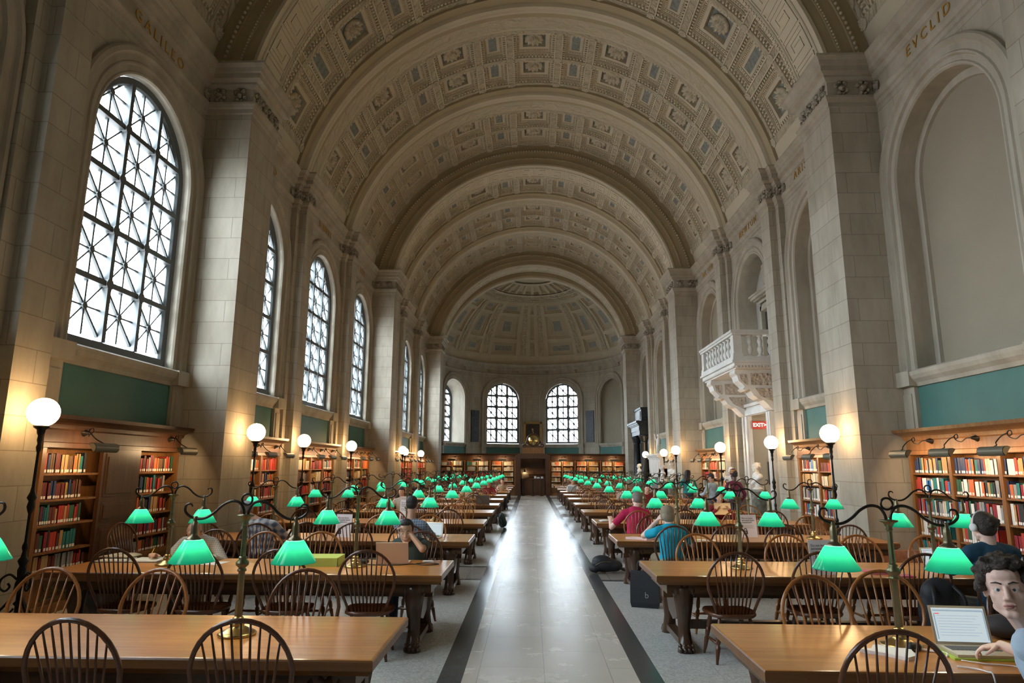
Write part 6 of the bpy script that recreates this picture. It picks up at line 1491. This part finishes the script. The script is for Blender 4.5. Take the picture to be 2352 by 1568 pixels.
# ------------------------------------------------------------------ things on and under the tables
ALU = plain('laptop_aluminium', (0.66, 0.58, 0.48), 0.4, metal=0.7); SCREEN = plain('lit_screen', (0.05, 0.05, 0.05), 0.3, emit=(0.62, 0.72, 0.76), es=0.34); KEYS = plain('dark_keys', (0.09, 0.085, 0.08), 0.5)
def laptop(x, y, rz, label, ang=108, w=0.325, d=0.225, hgt=0.215, z=TH, lid=None, content=True, screen=None):
    t = empty('laptop', (x, y, z), rz)
    b = MB(); b.box(-w / 2, w / 2, 0, d, 0.0, 0.016); b.build('base', lid or ALU, t)
    b = MB()
    for r in range(5):
        for c in range(13):
            kw = (w - 0.05) / 13; b.box(-w / 2 + 0.025 + c * kw + 0.001, -w / 2 + 0.025 + (c + 1) * kw - 0.002, 0.105 + r * 0.019, 0.105 + r * 0.019 + 0.016, 0.015, 0.0185)
    b.build('keyboard', KEYS, t)
    b = MB(); b.box(-0.05, 0.05, 0.015, 0.085, 0.0155, 0.0168); b.build('trackpad', plain('trackpad', (0.48, 0.46, 0.43), 0.3), t)
    Lm = Matrix.Translation((0, d, 0.014)) @ Matrix.Rotation(rad(90 - ang), 4, 'X').inverted()
    Lm = Matrix.Translation((0, d, 0.014)) @ Matrix.Rotation(rad(-(ang - 90)), 4, 'X')
    b = MB(); b.M = Lm; b.box(-w / 2, w / 2, 0.0, 0.008, 0, hgt); l = b.build('lid', lid or ALU, t)
    b = MB(); b.M = Lm; b.box(-w / 2 + 0.014, w / 2 - 0.014, -0.0015, 0.001, 0.018, hgt - 0.014); s_ = b.build('screen', screen or SCREEN, l)
    if content:
        b = MB(); b.M = Lm; b.box(-w / 2 + 0.02, w / 2 - 0.02, -0.0025, -0.001, hgt - 0.034, hgt - 0.024); b.box(-w / 2 + 0.02, -w / 2 + 0.028, -0.0025, -0.001, 0.03, hgt - 0.045)
        b.box(w / 2 - 0.024, w / 2 - 0.016, -0.0025, -0.001, 0.03, hgt - 0.03)
        for k in range(8): b.box(-w / 2 + 0.04, w / 2 - 0.05 - 0.02 * (k % 3), -0.0023, -0.001, hgt - 0.06 - k * 0.016, hgt - 0.058 - k * 0.016)
        b.build('window_marks', plain('screen_marks', (0.2, 0.25, 0.3), 0.5, emit=(0.3, 0.4, 0.5), es=0.3), l)
        b = MB(); b.M = Lm; b.box(-w / 2 + 0.03, -w / 2 + 0.055, -0.003, -0.001, hgt - 0.05, hgt - 0.045); b.build('red_mark', plain('screen_red', (0.4, 0.03, 0.03), 0.5, emit=(0.7, 0.05, 0.05), es=0.4), l)
    tag(t, label, 'laptop'); return t
def sheet(name, poly, z, mt, label, cat, th=0.003, grp=None, wav=0.0):
    b = MB(); n = len(poly); top = []
    b.prism(poly, lambda x, y: (x, y, z), lambda x, y: (x, y, z + th + wav * abs(math.sin(x * 31 + y * 17))))
    return tag(b.build(name, mt), label, cat, grp)
b = MB(); b.M = Matrix.Translation((2.53, 4.26, TH)) @ Matrix.Rotation(rad(-4), 4, 'Z'); b.box(-0.185, 0.18, -0.135, 0.115, 0, 0.011); tag(b.build('laptop_sleeve', plain('lime_sleeve', (0.42, 0.60, 0.08), 0.5)), 'lime green sleeve under the nearest silver laptop', 'sleeve')
laptop(2.53, 4.14, rad(-4), 'silver laptop with lit screen on lime sleeve, nearest niche-side table', 104, 0.335, 0.235, 0.225, TH + 0.0115)
sheet('crumpled_paper', [(1.86, 4.28), (1.97, 4.36), (2.02, 4.44), (2.12, 4.42), (2.19, 4.45), (2.22, 4.36), (2.16, 4.26), (2.13, 4.15), (2.05, 4.10), (1.98, 4.20)], TH + 0.0005, M['white'], 'creased white sheet on the nearest niche-side table, before the lamp foot', 'paper', 0.004, None, 0.018)
b = MB(); b.M = Matrix.Translation((2.20, 4.31, TH + 0.026)) @ Matrix.Rotation(rad(30), 4, 'Z'); b.tube([(-0.045, 0, 0), (-0.02, 0.0, 0.008), (0.03, 0, 0.004)], [0.018, 0.024, 0.018], 10); b.lathe([(0.0, 0.02), (0.02, 0.02), (0.022, 0.045), (0.018, 0.048), (0, 0.046)], 12, (0, 0, 0), 'x'); tag(b.build('torch', M['black']), 'small black torch on the creased paper at the nearest table', 'torch')
b = MB(); b.tube(spline([(2.24, 4.33, TH + .012), (2.30, 4.30, TH + 0.008), (2.36, 4.26, TH + .006), (2.33, 4.20, TH + .006)], 5), 0.008, 6); b.tube(spline([(2.36, 4.12, TH + .006), (2.45, 4.06, TH + .006), (2.58, 4.02, TH + .006), (2.64, 3.92, TH + .006), (2.66, 3.87, TH - 0.02), (2.66, 3.86, TH - 0.3)], 6), 0.0035, 6); tag(b.build('charger_cable', M['white']), 'white charger cable running off the edge of the nearest niche-side table', 'cable')
b = MB(); b.tube(spline([(2.26, 4.0, TH + .006), (2.33, 3.96, TH + .006), (2.36, 3.90, TH + .006), (2.375, 3.87, TH - 0.02), (2.39, 3.865, TH - 0.3)], 6), 0.0045, 6); tag(b.build('earphone_cable', M['white']), 'thin white cable hanging from the near edge beside the torch', 'cable')
b = MB(); b.ball((3.02, 4.66, TH + 0.075), (0.20, 0.11, 0.075), 18, 12); tag(b.build('soft_bag', plain('charcoal_bag', (0.03, 0.03, 0.04), 0.7, bump=0.2, bscale=20)), 'soft charcoal bag on the nearest niche-side table, behind the curly-haired man', 'bag')
sheet('loose_paper', [(2.78, 4.30), (3.05, 4.30), (3.06, 4.5), (2.8, 4.52)], TH + 0.0005, M['white'], 'plain white sheet beside the charcoal bag on the nearest niche-side table', 'paper')
# second niche-side table
laptop(4.36, 7.36, rad(6), 'pale laptop in front of the woman with the dark bun', 106, 0.33, 0.23, 0.225)
sheet('pink_notebook', [(3.42, 7.25), (3.66, 7.22), (3.68, 7.45), (3.44, 7.47)], TH + 0.0005, plain('pink_cover', (0.66, 0.16, 0.24), 0.5), 'pink notebook on the second niche-side table, near the lamp foot', 'notebook', 0.018)
sheet('crimson_folder', [(3.60, 7.06), (3.78, 7.06), (3.78, 7.2), (3.6, 7.2)], TH + 0.0005, plain('crimson_cover', (0.45, 0.02, 0.12), 0.5), 'crimson folder at the near edge of the second niche-side table', 'folder', 0.012)
def backpack(x, y, z, rz, sc_, mt, label, straps=True):
    t = empty('backpack', (x, y, z), rz); b = MB()
    for c, r in (((0, 0, 0.20), (0.17, 0.11, 0.22)), ((0, 0.02, 0.32), (0.15, 0.10, 0.14)), ((0, -0.08, 0.14), (0.13, 0.07, 0.12))): b.ball([q * sc_ for q in c], tuple(q * sc_ for q in r), 16, 10)
    fuse(b, 'body', [mt], 0.014, t, 5)
    for s in (-1, 1): b = MB(); b.tube(spline([(s * 0.08 * sc_, 0.08 * sc_, 0.40 * sc_), (s * 0.12 * sc_, 0.16 * sc_, 0.30 * sc_), (s * 0.11 * sc_, 0.12 * sc_, 0.08 * sc_)], 5), 0.018 * sc_, 6); b.build('strap', M['black'], t)
    b = MB(); b.tube(spline([(-0.10 * sc_, -0.125 * sc_, 0.20 * sc_), (0, -0.155 * sc_, 0.235 * sc_), (0.10 * sc_, -0.125 * sc_, 0.20 * sc_)], 5), 0.005, 5); b.build('zip', M['reflector'], t)
    tag(t, label, 'backpack'); return t
BLKFAB = plain('black_nylon', (0.014, 0.016, 0.022), 0.6, bump=0.3, bscale=22); BLUEFAB = plain('navy_nylon', (0.015, 0.03, 0.055), 0.6, bump=0.3, bscale=22)
backpack(3.66, 6.52, 0.34, rad(180), 1.12, BLKFAB, 'black and blue backpack hung on a chair at the second niche-side table')
t = empty('backpack', (1.20, 12.2, 0.0), rad(8)); b = MB()
for c, r in (((0, 0, 0.13), (0.27, 0.17, 0.12)), ((-0.06, 0.0, 0.20), (0.18, 0.14, 0.10)), ((0.14, -0.02, 0.12), (0.17, 0.15, 0.10)), ((-0.2, -0.04, 0.09), (0.11, 0.13, 0.08))): b.ball(c, r, 16, 10)
fuse(b, 'body', [BLKFAB], 0.014, t, 3)
b = MB(); b.tube(spline([(0.2, -0.1, 0.12), (0.34, -0.14, 0.05), (0.42, -0.05, 0.02), (0.36, 0.05, 0.03), (0.24, 0.04, 0.08)], 5), 0.018, 6); b.build('strap', M['black'], t)
b = MB(); b.tube(spline([(-0.24, -0.12, 0.12), (-0.1, -0.155, 0.20), (0.06, -0.16, 0.2)], 5), 0.006, 5); b.build('zip', M['brass_dark'], t)
tag(t, 'black backpack lying on the aisle floor by the fourth niche-side table', 'backpack')
t = empty('tote_bag', (1.42, 9.35, 0.0), rad(-16))
b = MB(); b.loft([[(-0.19 * k, -0.08 * q, z), (0.19 * k, -0.08 * q, z), (0.19 * k, 0.08 * q, z), (-0.19 * k, 0.08 * q, z)] for k, q, z in ((0.92, 1.0, 0.0), (1.0, 1.1, 0.06), (1.0, 0.9, 0.25), (0.97, 0.55, 0.42), (0.95, 0.4, 0.46))]); b.build('body', BLKFAB, t)
b = MB(); b.tube(spline([(-0.09, 0, 0.45), (-0.07, 0, 0.58), (0.07, 0, 0.58), (0.09, 0, 0.45)], 5), 0.012, 6); b.build('handle', BLKFAB, t); textmesh('print', 'b', 0.11, plain('grey_print', (0.3, 0.3, 0.3), 0.6), t, (0.03, -0.093, 0.16), (PI / 2, 0, 0))
tag(t, 'black tote bag standing on the floor by the third niche-side table', 'bag')
backpack(-1.0, 20.7, 0.0, rad(120), 0.95, plain('dark_green_nylon', (0.012, 0.035, 0.03), 0.6), 'dark green backpack on the floor at the aisle end of the seventh window-side table')
# second window-side table
b = MB(); b.M = Matrix.Translation((-2.47, 7.62, TH)) @ Matrix.Rotation(rad(3), 4, 'Z'); b.box(-0.21, 0.21, -0.18, 0.18, 0, 0.085); b.box(-0.213, 0.213, -0.183, 0.183, 0.055, 0.09)
t = empty('lime_box', (0, 0, 0)); bpy.data.objects.remove(t, do_unlink=True); tag(b.build('file_box', plain('lime_board', (0.46, 0.58, 0.12), 0.55)), 'flat lime green file box on the second window-side table', 'box')
WARM = plain('warm_lit_lid', (0.62, 0.47, 0.36), 0.5)
laptop(-1.69, 7.88, rad(183), 'laptop with plain pale lid towards us before the man holding his forehead', 108, 0.36, 0.24, 0.245, TH, plain('warm_lit_pale_lid', (0.60, 0.46, 0.36), 0.45))  # warm lamplight on a silver lid put into its base colour
b = MB(); b.tube(spline([(-2.0, 7.62, TH + .005), (-1.8, 7.56, TH + .005), (-1.6, 7.58, TH + .005), (-1.45, 7.66, TH + .005), (-1.3, 7.60, TH + .005), (-1.16, 7.68, TH + .005), (-1.3, 7.76, TH + .005), (-1.42, 7.70, TH + .005)], 6), 0.005, 6); tag(b.build('power_cable', M['black']), 'black power cable trailing past the pale laptop', 'cable')
b = MB(); b.M = Matrix.Translation((-1.30, 7.80, TH)) @ Matrix.Rotation(rad(10), 4, 'Z'); b.box(-0.06, 0.06, -0.03, 0.03, 0, 0.022); b.box(-0.05, 0.05, -0.024, 0.024, 0.022, 0.026); tag(b.build('power_adapter', M['white']), 'small white power adapter by the elbow of the man at the laptop', 'adapter')
b = MB(); b.ball((-2.0, 7.66, TH + 0.03), (0.055, 0.04, 0.03), 14, 10); tag(b.build('coin_purse', M['black']), 'small black purse between lime box and pale laptop', 'purse')
def binder(x, y, rz):
    t = empty('ring_binder', (x, y, TH), rz)
    b = MB(); b.box(-0.36, 0.36, -0.15, 0.15, 0, 0.006); b.build('cover', M['black'], t)
    for s in (-1, 1): b = MB(); b.loft([[(s * 0.02, -0.14, 0.006), (s * 0.34, -0.14, 0.006), (s * 0.34, 0.14, 0.006), (s * 0.02, 0.14, 0.006)][::s], [(s * 0.03, -0.138, 0.022), (s * 0.34, -0.138, 0.018), (s * 0.34, 0.138, 0.018), (s * 0.03, 0.138, 0.022)][::s]]); b.build('page_block', M['white'], t)
    b = MB()
    for k in (-0.09, 0, 0.09): b.tube([(0.03 * math.cos(a), k, 0.006 + 0.025 * math.sin(a)) for a in np.linspace(0, PI, 8)], 0.002, 5)
    b.build('ring', M['reflector'], t); tag(t, 'open black ring binder of white pages under the writing hand', 'binder')
binder(-4.72, 7.76, rad(3))
def openbook(x, y, rz, label, z=TH + 0.001, mt=None, sc_=1.0):
    t = empty('open_book', (x, y, z), rz); b = MB(); b.box(-0.19 * sc_, 0.19 * sc_, -0.13 * sc_, 0.13 * sc_, 0, 0.004); b.build('cover', BM['brown'], t)
    for s in (-1, 1):
        b = MB(); b.smooth = True; b.loft([[(s * u * sc_, -0.125 * sc_, 0.004), (s * u * sc_, 0.125 * sc_, 0.004), (s * u * sc_, 0.125 * sc_, h), (s * u * sc_, -0.125 * sc_, h)] for u, h in ((0.003, 0.012), (0.03, 0.030), (0.09, 0.032), (0.15, 0.022), (0.18, 0.014))]); b.build('page_block', mt or M['white'], t)
    tag(t, label, 'book'); return t
openbook(-4.95, 7.90, rad(-4), 'thick open book behind the ring binder, second window-side table', TH + 0.025, plain('ivory_page', (0.74, 0.66, 0.52), 0.7))
sheet('loose_paper', [(-3.86, 7.50), (-3.60, 7.48), (-3.56, 7.74), (-3.84, 7.76)], TH + 0.0005, M['white'], 'white sheet under the hanging shade beside the writer', 'paper')
# other tables
sheet('pink_sheet', [(1.33, 10.45), (1.45, 10.53), (1.62, 10.50), (1.90, 10.46), (1.88, 10.33), (1.62, 10.28), (1.52, 10.36)], TH + 0.0005, M['pinkpaper'], 'curling pale pink sheets on the aisle corner of the third niche-side table', 'paper', 0.006, None, 0.03)
b = MB(); b.M = Matrix.Translation((1.78, 10.66, TH)); b.box(-0.06, 0.05, -0.04, 0.04, 0, 0.03); b.ball((0.06, 0.02, 0.04), (0.04, 0.035, 0.04), 10, 8); tag(b.build('camera_case', M['black']), 'small black case on the third niche-side table, by the turquoise shirt', 'case')
t = empty('open_book', (1.38, 13.62, TH + 0.001), rad(4)); bpy.data.objects.remove(t, do_unlink=True)
openbook(1.44, 13.66, rad(4), 'open white book on the aisle end of the fourth niche-side table')
openbook(1.75, 19.95, rad(-3), 'open buff book on the sixth niche-side table', mt=M['manila'])
sheet('loose_paper', [(2.35, 10.30), (2.66, 10.26), (2.68, 10.42), (2.4, 10.48)], TH + 0.0005, M['white'], 'white sheet on the third niche-side table beyond the turquoise shirt', 'paper')
laptop(-1.68, 10.30, rad(-6), 'laptop showing a green picture before the small-check shirt', 106)
b = MB(); b.M = Matrix.Translation((3.88, 14.18, 1.0)) @ Matrix.Rotation(rad(-12), 4, 'X'); b.box(-0.17, 0.17, -0.002, 0.002, -0.13, 0.11); tag(b.build('held_sheet', M['manila']), 'tan sheet held upright by the reader at the fourth niche-side table', 'paper')
laptop(-1.50, 19.36, rad(182), 'dark laptop lid seen from behind on the sixth window-side table', 104, 0.38, 0.25, 0.26, TH, plain('dark_lid', (0.13, 0.12, 0.10), 0.4))
laptop(1.62, 29.1, rad(186), 'pale laptop lid on the ninth niche-side table', 108, 0.36, 0.24, 0.24, TH, plain('pale_blue_lid', (0.55, 0.62, 0.66), 0.4))
laptop(2.95, 23.0, rad(180), 'white laptop lid on the seventh niche-side table', 106, 0.36, 0.24, 0.26, TH, M['white'])
for x, y, rz, lab, mt in ((-1.55, 34.6, 0, 'thick open book on the eleventh window-side table', None), (1.65, 35.5, 0, 'thick open book on the eleventh niche-side table', None), (-2.9, 16.4, 4, 'open book on the fifth window-side table', None), (-1.7, 22.4, 3, 'open book on the seventh window-side table', None)): openbook(x, y, rad(rz), lab, mt=mt, sc_=1.3)
# notices
def notice(x, y, rz, label, mt=None, w=0.26, h=0.345):
    t = empty('notice', (x, y, TH), rz); pm = mt or plain('notice_card', (0.90, 0.87, 0.90), 0.5)
    b = MB(); b.M = Matrix.Rotation(rad(-8), 4, 'X'); b.box(-w / 2, w / 2, -0.002, 0.002, 0.004, h); b.build('card', pm, t)
    b = MB(); b.box(-w / 2, w / 2, -0.004, 0.075, 0, 0.004); b.build('foot', pm, t)
    Rx = Matrix.Rotation(rad(-8), 4, 'X'); ang = (PI / 2 - rad(8), 0, 0)
    for k, tx in enumerate(('Do not leave', 'personal items', 'unattended')):
        p = Rx @ Vector((-w / 2 + 0.025, -0.004, h - 0.055 - 0.032 * k)); textmesh('lettering', tx, 0.034, M['ink'], t, p, ang, 0.0004, al='LEFT')
    b = MB(); b.M = Rx
    for k in range(5): b.box(-w / 2 + 0.025, w / 2 - 0.04 - 0.03 * (k % 2), -0.0035, -0.002, h - 0.165 - 0.011 * k, h - 0.162 - 0.011 * k)
    b.build('small_print', plain('grey_print2', (0.35, 0.33, 0.36), 0.6), t)
    b = MB(); b.M = Rx; b.box(-w / 2 + 0.035, -w / 2 + 0.10, -0.0045, -0.002, 0.045, 0.10); c = -w / 2 + 0.0675
    b.tube([(c + 0.022 * math.cos(a), -0.0035, 0.105 + 0.028 * math.sin(a)) for a in np.linspace(-0.2, PI + 0.2, 12)], 0.006, 6, flat=0.4); b.build('padlock', M['ink'], t)
    b = MB(); b.M = Rx; b.box(c - 0.004, c + 0.004, -0.0055, -0.004, 0.058, 0.076); b.lathe([(0, -0.0055), (0.008, -0.0055), (0.008, -0.004), (0, -0.004)], 10, (c, 0, 0.078), 'y'); b.build('keyhole', pm, t)
    tag(t, label, 'sign', 'padlock notices on the tables'); return t
notice(3.35, 10.85, rad(6), 'white padlock notice on the third niche-side table, by the middle')
notice(2.92, 7.20, rad(8), 'white padlock notice half behind a green shade, second niche-side table')
notice(-3.03, 10.4, rad(-10), 'white padlock notice on the third window-side table')
notice(-2.62, 13.3, rad(-12), 'white padlock notice on the fourth window-side table', w=0.24, h=0.42)
notice(2.75, 13.6, rad(6), 'buff padlock notice on the fourth niche-side table', M['manila'])
notice(-3.2, 16.4, rad(-8), 'white padlock notice on the fifth window-side table')
# stray chair by the panelled door and rosy plinths round the niche-side piers
put_chair(-5.62, 9.35, rad(-100), 'd', True, 'dark hoop-back chair pushed against the dark door of the window-wall bookcase')
ROSE = plain('rosy_marble', (0.50, 0.25, 0.17), 0.4, var=0.25, scale=9)
for k in (0, 1):
    y = P0 + PER * k; b = MB(); b.box(5.36, 5.53, y - 0.14, y + PD + 0.14, 0, 0.52); b.box(5.52, 6.4, y - 0.14, y + 0.01, 0, 0.52); b.box(5.33, 5.56, y - 0.17, y + PD + 0.17, 0.50, 0.56); struct(b.build(trim(), ROSE))
place_books(300)
